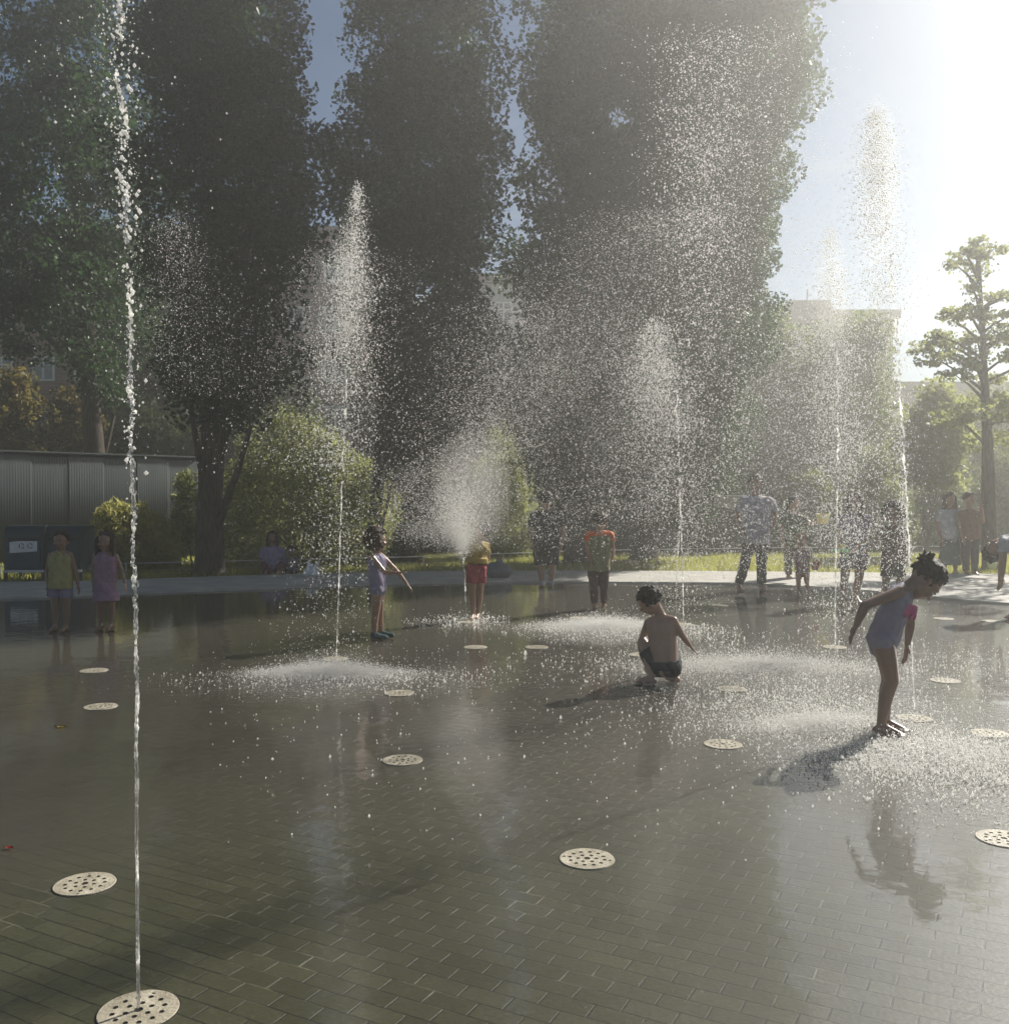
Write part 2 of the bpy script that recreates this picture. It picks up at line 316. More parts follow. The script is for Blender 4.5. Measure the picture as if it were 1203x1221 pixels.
def person(label, H, D, J, face, skin, hair, hairstyle, wear, toe=(0, -1, 0), toeR=None, group=None, kid=True, vox=.0085, curl=.35, ground=True):
    """J maps joint -> (px, py, dy): a joint seen at that photo position, dy metres behind the feet's distance D"""
    P = {k: U(v[0], v[1], D + (v[2] if len(v) > 2 else 0)) for k, v in J.items()}
    cx = (P['aL'].x + P['aR'].x) / 2; cy = (P['aL'].y + P['aR'].y) / 2
    root = empty('person', (cx, cy, 0), label, 'person', group)
    s = H
    if ground:
        for k in ('aL', 'aR'): P[k].z = .052 * s
    nk, hd = P['nk'], P['hd']
    hh = (.188 if kid else .150) * s
    up = (hd - nk).normalized(); f = Vector(face); f = (f - up * f.dot(up)).normalized(); sd = f.cross(up).normalized()
    ax = (sd, f, up)
    bm = bmesh.new()
    # head
    ell(bm, hd + up * hh * .09 - f * hh * .03, ax, (hh * .375, hh * .45, hh * .41))
    ell(bm, hd - up * hh * .20 + f * hh * .10, ax, (hh * .285, hh * .31, hh * .29))
    ell(bm, hd - up * hh * .40 + f * hh * .24, ax, (hh * .11, hh * .10, hh * .09))
    cap(bm, hd + up * hh * .03 + f * hh * .39, hh * .035, hd - up * hh * .12 + f * hh * .47, hh * .06)
    for q in (-1, 1):
        ell(bm, hd - up * hh * .05 + sd * q * hh * .385 - f * hh * .04, ax, (hh * .04, hh * .08, hh * .12))
        ell(bm, hd - up * hh * .14 + sd * q * hh * .18 + f * hh * .30, ax, (hh * .12, hh * .1, hh * .1))
    ell(bm, hd + up * hh * .11 + f * hh * .36, ax, (hh * .24, hh * .06, hh * .05))
    cap(bm, nk - up * .01, .036 * s, hd - up * hh * .25 - f * hh * .08, .034 * s)
    # torso
    sL, sR, hL, hR = P['sL'], P['sR'], P['hL'], P['hR']
    C = (sL + sR) / 2; Q = (hL + hR) / 2; spine = (C - Q).normalized()
    tr = .057 * s
    def torso(b, e, lo=0.0, hi=1.0):
        a = Q.lerp(C, lo); z = Q.lerp(C, hi)
        for A, B in ((sL, hL), (sR, hR)):
            a1 = (B.lerp(A, lo)).lerp(a, .35); z1 = (B.lerp(A, hi)).lerp(z, .40)
            cap(b, a1, tr * 1.02 + e, z1 - spine * tr * .5 * hi, tr * .9 + e)
        cap(b, a, tr * 1.2 + e, z - spine * tr * .4 * hi, tr * 1.02 + e)
        m = Q.lerp(C, .38)
        if lo < .3: cap(b, Q, tr * 1.18 + e, m, tr * 1.12 + e)
    torso(bm, 0)
    cap(bm, sL, .031 * s, C.lerp(nk, .5), .036 * s); cap(bm, sR, .031 * s, C.lerp(nk, .5), .036 * s)
    cap(bm, C, .045 * s, nk, .036 * s)
    cap(bm, hL, .058 * s, hR, .058 * s)
    bt = -f * 1.0; bt = (bt - spine * bt.dot(spine));
    # limbs
    for k in 'LR':
        S, E, W = P['s' + k], P['e' + k], P['w' + k]
        cap(bm, S, .030 * s, E, .0225 * s); cap(bm, E, .0225 * s, E.lerp(W, .35), .0235 * s); cap(bm, E.lerp(W, .35), .0235 * s, W, .0155 * s)
        hand(bm, W, (W - E), Vector(J.get('th' + k, (0, -1, .3))), s, curl)
        h, kn, an = P['h' + k], P['k' + k], P['a' + k]
        cap(bm, h, .056 * s, h.lerp(kn, .45), .050 * s); cap(bm, h.lerp(kn, .45), .050 * s, kn, .036 * s)
        bk = Vector((0, 0, 0)); td = Vector(toe if k == 'L' or toeR is None else toeR).normalized()
        mid = kn.lerp(an, .32) - td * .008 * s
        cap(bm, kn, .035 * s, mid, .036 * s); cap(bm, mid, .036 * s, an, .021 * s)
        gz = .0
        heel = an + Vector((0, 0, -.026 * s)) - td * .018 * s
        ball = an + td * .085 * s; ball.z = an.z - .034 * s
        tip = an + td * .115 * s; tip.z = an.z - .037 * s
        cap(bm, heel, .0245 * s, ball, .0175 * s); cap(bm, an, .022 * s, ball, .016 * s)
        tt = td.cross(Vector((0, 0, 1)))
        for q in range(5):
            o_ = (q - 2) * .0125 * s
            cap(bm, ball + tt * o_ * .7, .010 * s, tip + tt * o_ - td * abs(q - 1.5) * .006 * s, .0075 * s, ICO1)
    body = meshobj('body', fuse(bm, vox, 3, 'body'), skin, root, True)
    # face
    for q in (-1, 1):
        c = hd + up * hh * .02 + sd * q * hh * .16 + f * hh * .365
        b = bmesh.new(); ell(b, c, ax, (hh * .048, hh * .045, hh * .026)); e = bmobj('eye', b, EYEW, root, True)
        b = bmesh.new(); ell(b, c + f * hh * .035, ax, (hh * .026, hh * .015, hh * .025)); bmobj('iris', b, EYED, e, True)
    b = bmesh.new(); ell(b, hd - up * hh * .245 + f * hh * .385, ax, (hh * .12, hh * .035, hh * .032)); bmobj('mouth', b, LIP, root, True)
    # hair
    b = bmesh.new(); r0 = random.Random(int(hd.x * 1000) + 7)
    if hairstyle != 'bald':
        ell(b, hd + up * hh * .16 - f * hh * .10, ax, (hh * .42, hh * .45, hh * .42))
    def tufts(n, size, rad, fmin=-.9, umin=-.5):
        for _ in range(n):
            while True:
                v = Vector((r0.gauss(0, 1), r0.gauss(0, 1), r0.gauss(0, 1))).normalized()
                if v.z > umin and not (v.y > .35 and v.z < .45): break
            p = hd + up * hh * .12 - f * hh * .08 + (sd * v.x * .42 + f * v.y * .45 + up * v.z * .45) * hh * rad
            cap(b, p, hh * size * r0.uniform(.6, 1.2), p + (Vector((r0.uniform(-1, 1), r0.uniform(-1, 1), r0.uniform(-1.2, .3)))) * hh * size * 1.2, hh * size * .5, ICO1)
    if hairstyle == 'short': tufts(130, .055, 1.0, umin=-.25)
    if hairstyle == 'curly': tufts(230, .085, 1.30, umin=-.85)
    if hairstyle in ('long', 'tail'):
        tufts(40, .07, 1.0)
        if hairstyle == 'long':
            for k in range(44):
                a = r0.uniform(.25, 1.75) * PI - PI / 2 + PI      # ring round the back and sides
                a = r0.uniform(-.62, .62) * PI
                o_ = -f * math.cos(a) * hh * .42 + sd * math.sin(a) * hh * .43
                p = hd + up * hh * .1 + o_; q = hd - up * hh * r0.uniform(.75, 1.15) + o_ * 1.12
                cap(b, p, hh * .10, p.lerp(q, .5), hh * .085, ICO1); cap(b, p.lerp(q, .5), hh * .085, q, hh * .04, ICO1)
        else:
            cap(b, hd - f * hh * .45 + up * hh * .1, hh * .16, hd - f * hh * .62 - up * hh * .6, hh * .06)
    if hairstyle == 'bun':
        tufts(130, .05, .98, umin=-.45)
        bc = hd + up * hh * .34 - f * hh * .52 if 'bun' not in J else U(J['bun'][0], J['bun'][1], D + J['bun'][2])
        for k in range(26):
            v = Vector((r0.gauss(0, 1), r0.gauss(0, 1), r0.gauss(0, 1))).normalized() * hh * .17
            cap(b, bc + v, hh * .05, bc + v * 1.5 + Vector((0, 0, r0.uniform(-.01, .02))), hh * .02, ICO1)
        ell(b, bc, ax, (hh * .19, hh * .19, hh * .17))
    meshobj('hair', fuse(b, vox * .8, 1, 'hair'), hair, root, True)
    # clothing
    for w in wear:
        kind, mat = w[0], w[1]; nm = w[2] if len(w) > 2 else kind
        b = bmesh.new()
        hw, sw = (hL - hR).length / 2, (sL - sR).length / 2; fa = (hL - hR)
        def rx(t, e): return (.65 * hw * (1 - t) + .60 * sw * t) + tr * (1.04 - .08 * t) + e
        def band(t0, t1, e0, e1):
            cone(b, Q.lerp(C, t0), rx(t0, e0), Q.lerp(C, t1), rx(t1, e1), 28, min(1, (tr * 1.22 + e0) / rx(t0, e0)), fa)
        if kind in ('shirt', 'tank', 'swimsuit', 'dress'):
            torso(b, .011 * s, {'shirt': .34, 'tank': .34}.get(kind, .0), .96)
            if kind in ('shirt', 'tank'): band(w[3] if len(w) > 3 else -.10, .45, .028 * s, .014 * s)
            if kind != 'swimsuit':
                cap(b, C, .05 * s, C.lerp(nk, .45), .043 * s)
            for k in 'LR':
                S = P['s' + k]
                cap(b, S.lerp(C, .15 if kind == 'shirt' else .28), .040 * s if kind == 'shirt' else .033 * s, C.lerp(nk, .32 if kind == 'shirt' else .2), .045 * s)
                if kind == 'shirt':
                    E = P['e' + k]; cap(b, S, .038 * s, S.lerp(E, .3), .037 * s); cone(b, S.lerp(E, .1), .040 * s, S.lerp(E, .58), .036 * s)
        if kind == 'swimsuit':
            cap(b, hL, .064 * s, hR, .064 * s); cap(b, Q - spine * .0, .066 * s, Q - spine * .05 * s, .05 * s)
        if kind == 'frill':
            for k in range(-8, 9):
                a = -PI / 2 + k * .19; x = (sL - sR).normalized(); y = x.cross(spine)
                p = Q.lerp(C, .80) + (x * math.cos(a) + y * math.sin(a) * .95) * tr * (1.42 + .16 * (k % 2))
                cap(b, p, .013 * s, p - spine * (.030 + .012 * (k % 3)) * s + (p - Q.lerp(C, .8)) * .16, .009 * s, ICO1)
        if kind == 'dress':
            hem = (P['kL'] + P['kR']) / 2 + Vector((0, 0, .06 * s))
            cone(b, Q.lerp(C, .35), tr * 1.5, hem, .135 * s, 24, .8, sL - sR)
        if kind == 'skirt':
            hem = (P['kL'] + P['kR']) / 2 + Vector((0, 0, -.10 * s))
            cone(b, Q.lerp(C, .12), tr * 1.7, hem, .13 * s, 24, .8, sL - sR)
        if kind in ('shorts', 'briefs'):
            cap(b, hL, .066 * s, hR, .066 * s); band(-.02, .16, .014 * s, .010 * s)
            fr = w[3] if len(w) > 3 else (.62 if kind == 'shorts' else .2)
            for k in 'LR':
                h, kn = P['h' + k], P['k' + k]
                cone(b, h, .064 * s, h.lerp(kn, fr), .061 * s); cap(b, h, .066 * s, h.lerp(kn, fr * .4), .06 * s)
        if kind == 'trousers':
            cap(b, hL, .064 * s, hR, .064 * s); band(-.02, .16, .014 * s, .010 * s)
            for k in 'LR':
                h, kn, an = P['h' + k], P['k' + k], P['a' + k]
                cap(b, h, .062 * s, kn, .046 * s); cone(b, kn, .046 * s, an.lerp(kn, .06), .038 * s); cap(b, kn, .045 * s, kn.lerp(an, .2), .044 * s)
        if kind == 'shoes':
            for k in 'LR':
                an = P['a' + k]; td = Vector(toe if k == 'L' or toeR is None else toeR).normalized()
                h0 = an + Vector((0, 0, -.018 * s)) - td * .018 * s; t0 = an + td * .11 * s; t0.z = an.z - .022 * s
                cap(b, h0, .030 * s, t0, .024 * s); cap(b, an, .026 * s, t0 * .6 + h0 * .4, .03 * s)
        if kind == 'yoke':
            for k in 'LR':
                S, E = P['s' + k], P['e' + k]
                cap(b, C.lerp(nk, .25), .050 * s, S, .044 * s); cap(b, S, .044 * s, S.lerp(E, .35), .042 * s)
        me = fuse(b, vox, 2, nm); nn = len(me.vertices); co = np.empty(nn * 3, np.float32); me.vertices.foreach_get('co', co); co = co.reshape(-1, 3)
        if kind not in ('shoes', 'frill'):
            no = np.empty(nn * 3, np.float32); me.vertices.foreach_get('normal', no); no = no.reshape(-1, 3)
            q = co * np.array([24, 24, 9]) / s + np.array([7.1, 0, 0]) + np.stack([co[:, 2] * 16 / s, co[:, 2] * 6 / s, co[:, 0] * 12 / s], 1)
            amp = (.0045 if kind == 'swimsuit' else .009) * s
            co += no * (np.array([mnoise.noise(Vector(v)) for v in q]) * amp)[:, None].astype(np.float32)
            me.vertices.foreach_set('co', co.ravel()); me.update()
        meshobj(nm, me, mat, root, True)
    return root, P
RIGHT, LEFT, AWAY, TOWARD = (1, 0, 0), (-1, 0, 0), (0, 1, 0), (0, -1, 0)
# bent girl by the nearest right-hand jet
person('child in a lilac swimsuit with a pink frill bending over, hair in a bun', 1.32, 6.14,
    dict(hd=(1103, 692, 0), nk=(1081, 703, .0), sL=(1073, 706, -.11), sR=(1076, 706, .11), eL=(1031, 722, -.17), wL=(1021, 745, -.15),
         eR=(1086, 742, .16), wR=(1082, 768, .14), hL=(1052, 762, -.07), hR=(1054, 760, .07), kL=(1063, 812, -.05), kR=(1060, 810, .07),
         aL=(1050, 866, -.03), aR=(1055, 862, .09), bun=(1105, 667, -.02), thL=(0, 1, -.2)),
    (.72, .05, -.75), SK[1], HAIRB, 'bun', [('swimsuit', cloth('lilac', (.34, .32, .43))), ('frill', cloth('pink', (.75, .14, .34)))], toe=(.75, -.35, 0), vox=.007, curl=.25)
# squatting boy
person('shirtless child in dark trunks squatting on the wet paving, back to the viewer', 1.18, 7.8,
    dict(hd=(775, 717, -.02), nk=(787, 733, 0), sL=(773, 742, .06), sR=(803, 740, -.05), eL=(763, 768, .18), wL=(768, 788, .28), eR=(814, 759, -.06), wR=(822, 769, -.02),
         hL=(783, 796, .03), hR=(802, 797, -.04), kL=(766, 765, .10), kR=(800, 775, .36), aL=(776, 811, -.02), aR=(806, 812, .02), thR=(0, 1, 0)),
    (-.82, .30, -.48), SK[3], HAIRB, 'short', [('shorts', cloth('dark_trunks', (.035, .04, .055)), 'swim_trunks', .7)], toe=(-.95, .3, 0), toeR=(-.3, .9, 0), vox=.007)
# curly girl
person('child in a violet and grey swimsuit standing by the jet with an arm stretched out', 1.14, 10.2,
    dict(hd=(450, 645, 0), nk=(450, 658, 0), sL=(443, 664, -.09), sR=(456, 664, .08), eL=(459, 683, -.13), wL=(473, 683, -.12), eR=(473, 681, .1), wR=(485, 696, .1),
         hL=(450, 704, -.07), hR=(452, 703, .07), kL=(448, 731, -.05), kR=(453, 730, .07), aL=(447, 758, -.06), aR=(455, 756, .08)),
    (.8, .35, -.3), SK[0], HAIRD, 'curly', [('swimsuit', cloth('violet', (.34, .30, .44))), ('shoes', cloth('teal_shoe', (.07, .13, .14)), 'water_shoes')], toe=(.9, -.3, 0))
# boy blocking the jet
person('child in red shorts and a yellow top holding one hand over a jet', 1.2, 11.8,
    dict(hd=(574, 634, .0), nk=(571, 645, .02), sL=(561, 650, -.06), sR=(580, 650, .08), eL=(553, 662, -.05), wL=(552, 657, -.02), eR=(582, 667, .1), wR=(574, 676, .04),
         hL=(563, 677, -.03), hR=(573, 677, .04), kL=(563, 706, -.04), kR=(572, 706, .05), aL=(564, 735, -.03), aR=(570, 735, .05)),
    (-.6, .1, -.65), SK[0], HAIRB, 'short', [('shirt', cloth('yellow', (.40, .28, .05)), 'shirt', .20), ('shorts', cloth('red', (.42, .05, .07)), 'shorts', .62)], toe=(-.2, -1, 0))
# two children on the shaded left
person('child in a yellow tank top and lilac shorts in the shade by the bins', 1.13, 10.8,
    dict(hd=(73, 645, 0), nk=(73, 656, 0), sL=(61, 662, 0), sR=(84, 662, 0), eL=(56, 683, .03), wL=(57, 699, 0), eR=(90, 681, .03), wR=(93, 697, .02),
         hL=(66, 698, 0), hR=(79, 698, 0), kL=(66, 725, -.01), kR=(79, 725, -.01), aL=(66, 750, 0), aR=(79, 750, 0), thL=(0, -1, 0), thR=(0, -1, 0)),
    TOWARD, SK[1], HAIRB, 'short', [('tank', cloth('pale_yellow', (.42, .40, .17)), 'tank_top'), ('shorts', cloth('lilac_grey', (.26, .24, .38)), 'shorts', .55)])
person('child with long dark hair in a pink dress in the shade beside the leafy bush', 1.16, 10.9,
    dict(hd=(126, 646, 0), nk=(126, 658, 0), sL=(114, 663, 0), sR=(138, 663, 0), eL=(111, 684, .03), wL=(112, 701, 0), eR=(145, 680, .03), wR=(149, 695, -.02),
         hL=(120, 698, 0), hR=(133, 698, 0), kL=(120, 724, -.01), kR=(133, 724, -.01), aL=(120, 748, 0), aR=(133, 748, 0)),
    TOWARD, SK[1], HAIRB, 'long', [('dress', cloth('pink_lilac', (.36, .22, .33)))])
# seated pair under the tree
person('person in a lilac shirt seated low on the grass edge under the trees', 1.55, 18.6,
    dict(hd=(325, 641, 0), nk=(325, 651, 0), sL=(313, 656, 0), sR=(337, 656, 0), eL=(309, 672, -.05), wL=(318, 678, -.25), eR=(341, 672, -.05), wR=(331, 678, -.25),
         hL=(319, 684, 0), hR=(331, 684, 0), kL=(315, 673, -.40), kR=(336, 673, -.40), aL=(318, 690, -.62), aR=(333, 690, -.62)),
    TOWARD, SK[1], HAIRB, 'long', [('shirt', cloth('lilac_shirt', (.32, .28, .42))), ('trousers', cloth('maroon', (.16, .05, .07)))], kid=False, vox=.012)
person('small child in grey seated on the grass edge next to the lilac shirt', 1.05, 18.5,
    dict(hd=(347, 657, 0), nk=(347, 665, 0), sL=(340, 668, 0), sR=(354, 668, 0), eL=(338, 678, -.05), wL=(343, 682, -.15), eR=(356, 678, -.05), wR=(351, 682, -.15),
         hL=(343, 686, 0), hR=(351, 686, 0), kL=(341, 681, -.27), kR=(353, 681, -.27), aL=(343, 690, -.42), aR=(351, 690, -.42)),
    TOWARD, SK[1], HAIRB, 'short', [('shirt', cloth('grey_shirt', (.18, .18, .22))), ('trousers', cloth('grey_trouser', (.1, .1, .12)))], vox=.011)
# dark adult
person('adult in dark clothes standing with back turned beyond the yellow and red child', 1.72, 15.9,
    dict(hd=(651, 596, 0), nk=(651, 608, .02), sL=(636, 615, 0), sR=(667, 615, 0), eL=(632, 637, .02), wL=(636, 652, -.05), eR=(671, 637, .02), wR=(668, 655, 0),
         hL=(643, 654, 0), hR=(659, 654, 0), kL=(645, 678, -.02), kR=(658, 678, -.02), aL=(646, 700, 0), aR=(657, 700, 0)),
    (.15, 1, -.1), SK[0], HAIRB, 'short', [('shirt', cloth('black_shirt', (.02, .022, .026))), ('shorts', cloth('dark_short', (.03, .03, .035)), 'shorts', .8), ('shoes', cloth('pale_shoe', (.45, .45, .45)))], kid=False, toe=(0, 1, 0), vox=.011)
# orange-shouldered child
person('child with orange shoulders and an olive shirt beyond the squatting child', 1.28, 12.9,
    dict(hd=(716, 622, 0), nk=(714, 633, 0), sL=(701, 639, 0), sR=(728, 638, .04), eL=(700, 656, -.04), wL=(704, 668, -.1), eR=(731, 654, .03), wR=(730, 668, -.06),
         hL=(707, 677, 0), hR=(720, 677, .03), kL=(708, 702, -.02), kR=(720, 702, 0), aL=(709, 724, 0), aR=(720, 722, .06)),
    (.3, 1, -.15), SK[0], HAIRD, 'short', [('shirt', cloth('olive_shirt', (.30, .29, .15))), ('yoke', cloth('orange', (.85, .18, .04)), 'shirt_yoke'), ('trousers', cloth('dark_red', (.12, .06, .06)))], toe=(.2, 1, 0))  # yoke is the orange shirt top, its rim light put into the colour
# tall adult
person('tall adult in a pale shirt standing legs apart behind the spray', 1.80, 15.4,
    dict(hd=(901, 577, 0), nk=(901, 590, 0), sL=(886, 597, 0), sR=(918, 598, 0), eL=(878, 618, .1), wL=(886, 633, -.05), eR=(926, 618, .1), wR=(916, 634, -.05),
         hL=(894, 644, 0), hR=(908, 644, 0), kL=(887, 676, -.02), kR=(908, 677, -.02), aL=(881, 704, 0), aR=(908, 706, 0)),
    (-.3, -1, -.15), SK[0], HAIRD, 'short', [('shirt', cloth('pale_shirt', (.50, .48, .56))), ('trousers', cloth('grey_green', (.07, .085, .08)))], kid=False, vox=.011)
# crouching adult near the fence
person('adult in an olive top standing by the fence behind the curly toddler', 1.62, 17.3,
    dict(hd=(947, 601, 0), nk=(946, 612, 0), sL=(935, 618, 0), sR=(957, 618, 0), eL=(930, 633, -.05), wL=(934, 646, -.2), eR=(966, 624, -.05), wR=(978, 622, -.1),
         hL=(941, 648, 0), hR=(953, 648, 0), kL=(940, 672, -.05), kR=(953, 672, -.05), aL=(940, 693, 0), aR=(953, 693, 0)),
    (.6, -.8, -.1), SK[2], HAIRD, 'tail', [('shirt', cloth('olive_top', (.16, .20, .10))), ('trousers', cloth('khaki', (.17, .15, .10)))], kid=False, vox=.012)
# toddler
person('curly haired toddler holding a red bucket in front of the grass', .96, 14.5,
    dict(hd=(956, 645, 0), nk=(956, 654, 0), sL=(949, 658, 0), sR=(964, 658, 0), eL=(946, 668, .0), wL=(948, 676, -.04), eR=(968, 664, -.05), wR=(972, 667, -.12),
         hL=(952, 681, 0), hR=(961, 681, 0), kL=(952, 696, -.02), kR=(962, 696, -.02), aL=(952, 711, 0), aR=(964, 711, 0)),
    (.3, -1, -.2), SK[2], HAIRL, 'curly', [('swimsuit', cloth('dusty_pink', (.42, .22, .24)))], vox=.009)
person('person in a violet top with a green water pistol behind the tall right jet', 1.6, 13.6,
    dict(hd=(1019, 598, 0), nk=(1018, 611, 0), sL=(1003, 618, 0), sR=(1033, 618, 0), eL=(999, 639, -.05), wL=(1005, 655, -.2), eR=(1037, 640, -.05), wR=(1018, 655, -.2),
         hL=(1010, 660, 0), hR=(1026, 660, 0), kL=(1007, 690, -.05), kR=(1024, 691, 0), aL=(1006, 716, -.1), aR=(1020, 718, .0)),
    (-.6, -.8, -.15), SK[0], HAIRD, 'long', [('shirt', cloth('violet_top', (.24, .18, .30))), ('shorts', cloth('plum', (.16, .09, .14)), 'shorts', .6)], kid=False, vox=.010)
person('dark haired child in dark red reaching out beyond the bending child', 1.42, 13.5,
    dict(hd=(1065, 613, 0), nk=(1065, 626, 0), sL=(1052, 633, 0), sR=(1078, 633, 0), eL=(1043, 648, -.1), wL=(1034, 656, -.2), eR=(1082, 652, 0), wR=(1084, 669, -.02),
         hL=(1059, 668, 0), hR=(1073, 668, 0), kL=(1056, 696, -.04), kR=(1073, 696, 0), aL=(1054, 718, 0), aR=(1073, 718, 0)),
    (-.7, -.7, -.1), SK[1], HAIRB, 'curly', [('shirt', cloth('dark_red_shirt', (.13, .06, .05))), ('shorts', cloth('black_short', (.03, .03, .03)), 'shorts', .7)], vox=.0095)
person('adult in a white top and long grey green skirt at the plaza edge', 1.64, 18.2,
    dict(hd=(1132, 595, 0), nk=(1132, 606, 0), sL=(1121, 612, 0), sR=(1144, 612, 0), eL=(1118, 628, 0), wL=(1122, 642, -.08), eR=(1148, 627, 0), wR=(1142, 640, -.1),
         hL=(1127, 640, 0), hR=(1138, 640, 0), kL=(1126, 663, 0), kR=(1139, 663, 0), aL=(1126, 684, 0), aR=(1139, 684, 0)),
    TOWARD, SK[0], HAIRD, 'long', [('shirt', cloth('white_top', (.62, .62, .66))), ('skirt', cloth('grey_green_skirt', (.18, .22, .20)), 'skirt')], kid=False, vox=.012)
person('adult in an orange brown top and dark trousers beside the plane tree trunk', 1.62, 18.0,
    dict(hd=(1156, 595, 0), nk=(1156, 606, 0), sL=(1146, 612, 0), sR=(1167, 612, 0), eL=(1144, 628, 0), wL=(1148, 642, -.06), eR=(1172, 622, -.1), wR=(1170, 604, -.2),
         hL=(1151, 640, 0), hR=(1162, 640, 0), kL=(1151, 664, 0), kR=(1162, 664, 0), aL=(1152, 686, 0), aR=(1162, 686, 0)),
    (.4, -1, 0), SK[0], HAIRD, 'short', [('shirt', cloth('rust_top', (.32, .17, .10))), ('trousers', cloth('brown_trouser', (.09, .075, .065)))], kid=False, vox=.012)
person('person in a white shirt bent forward at the right edge of the plaza', 1.5, 11.9,
    dict(hd=(1186, 655, 0), nk=(1193, 647, 0), sL=(1197, 646, -.13), sR=(1199, 644, .13), eL=(1194, 668, -.15), wL=(1192, 690, -.12), eR=(1197, 666, .12), wR=(1195, 688, .12),
         hL=(1222, 660, -.08), hR=(1224, 658, .08), kL=(1214, 700, -.08), kR=(1216, 700, .08), aL=(1213, 735, -.08), aR=(1218, 735, .1)),
    (-.75, -.1, -.75), SK[0], HAIRB, 'short', [('shirt', cloth('white_shirt', (.62, .62, .66))), ('trousers', cloth('slate', (.09, .08, .085)))], toe=(-1, -.1, 0), vox=.0095)

# ------------------------------------------------------------------ held and dropped toys
def bucket(loc, r, h, m, label):
    root = empty('toy_bucket', loc, label, 'toy bucket')
    bm = bmesh.new(); n = 20
    prof = [(0, 0), (r * .78, 0), (r, h), (r * 1.06, h), (r * 1.06, h * .93), (r * .98, h * .93)]
    prof = [(0.001, 0), (r * .78, 0), (r, h * .9), (r * 1.07, h * .9), (r * 1.07, h), (r * .93, h), (r * .72, h * .08), (.001, h * .08)]
    rings = [[bm.verts.new((a * math.cos(2 * PI * k / n), a * math.sin(2 * PI * k / n), z)) for k in range(n)] for a, z in prof]
    for i in range(len(rings) - 1):
        for k in range(n): bm.faces.new((rings[i][k], rings[i][(k + 1) % n], rings[i + 1][(k + 1) % n], rings[i + 1][k]))
    for v in bm.verts: v.co += Vector(loc)
    bmobj('pail', bm, m, root, True)
    bm = bmesh.new(); tube(bm, [Vector(loc) + Vector((r * math.cos(a), 0, h * .95 + r * 1.2 * math.sin(a))) for a in np.linspace(0, PI, 12)], .004, 6)
    bmobj('handle', bm, M['frame'], root, True)
RED = noisy('red_plastic', (.65, .05, .07), (.75, .07, .09), .35, 5); YEL = noisy('yellow_plastic', (.75, .65, .12), (.85, .75, .2), .35, 5); GRN = noisy('green_plastic', (.12, .65, .10), (.18, .75, .15), .35, 5)
p = U(972, 667, 14.5 - .14); bucket((p.x, p.y, p.z - .16), .062, .12, RED, 'small red bucket held by the curly haired toddler')
p = U(980, 619, 17.15)
bucket((p.x, p.y - .05, p.z - .08), .12, .18, YEL, 'yellow bucket held up above the grass')
# green water pistol
p = U(1004, 658, 13.35); root = empty('water_pistol', p, 'bright green water pistol held by the person in violet', 'water pistol')
bm = bmesh.new(); bx(bm, p + Vector((-.13, -.02, -.01)), p + Vector((.10, .02, .045))); bevel(bm, .012); bmobj('barrel', bm, GRN, root)
bm = bmesh.new(); bx(bm, p + Vector((.04, -.016, -.09)), p + Vector((.085, .016, -.012))); bevel(bm, .008); bmobj('grip', bm, GRN, root)
bm = bmesh.new(); ell(bm, p + Vector((0, 0, .075)), ((1, 0, 0), (0, 1, 0), (0, 0, 1)), (.06, .028, .032)); bmobj('tank', bm, YEL, root, True)
# pale frisbee standing on edge on the lawn at right
p = G(1182, 690); p = U(1183, 664, 19.0); root_bm = bmesh.new()
bm = bmesh.new(); bmesh.ops.create_cone(bm, cap_ends=True, segments=28, radius1=.155, radius2=.14, depth=.03, matrix=Matrix.Translation((p.x, p.y, .17)) @ Matrix.Rotation(.5, 4, 'Z') @ Matrix.Rotation(PI / 2 - .12, 4, 'X')); bevel(bm, .008)
o = bmobj('flying_disc', bm, noisy('lime_plastic', (.55, .62, .25), (.65, .7, .32), .4, 5), None, True); tag(o, 'pale lime flying disc standing on edge on the right lawn', 'frisbee')
# yellow floor leaf, red cap on the floor
def flatleaf(px, py, col, label, name, cat, sz):
    c = G(px, py); bm = bmesh.new(); vs = []
    for k in range(10):
        a = 2 * PI * k / 10; rr = sz * (1 + .25 * math.cos(2 * a)); vs.append(bm.verts.new((c.x + rr * math.cos(a), c.y + rr * .6 * math.sin(a), .004 + .010 * abs(math.sin(a * 1.5)))))
    cv = bm.verts.new((c.x, c.y, .006))
    for k in range(10): bm.faces.new((vs[k], vs[(k + 1) % 10], cv))
    bmesh.ops.solidify(bm, geom=bm.faces[:], thickness=.0015)
    tag(bmobj(name, bm, col, None, True), label, cat)
flatleaf(72, 868, noisy('yellow_leaf', (.55, .45, .06), (.65, .55, .1), .6, 20), 'fallen yellow leaf on the wet paving at left', 'fallen_leaf', 'leaf', .035)
flatleaf(10, 1013, noisy('red_leaf', (.5, .06, .04), (.6, .09, .06), .6, 20), 'small red leaf on the paving at the left edge', 'fallen_leaf', 'leaf', .017)
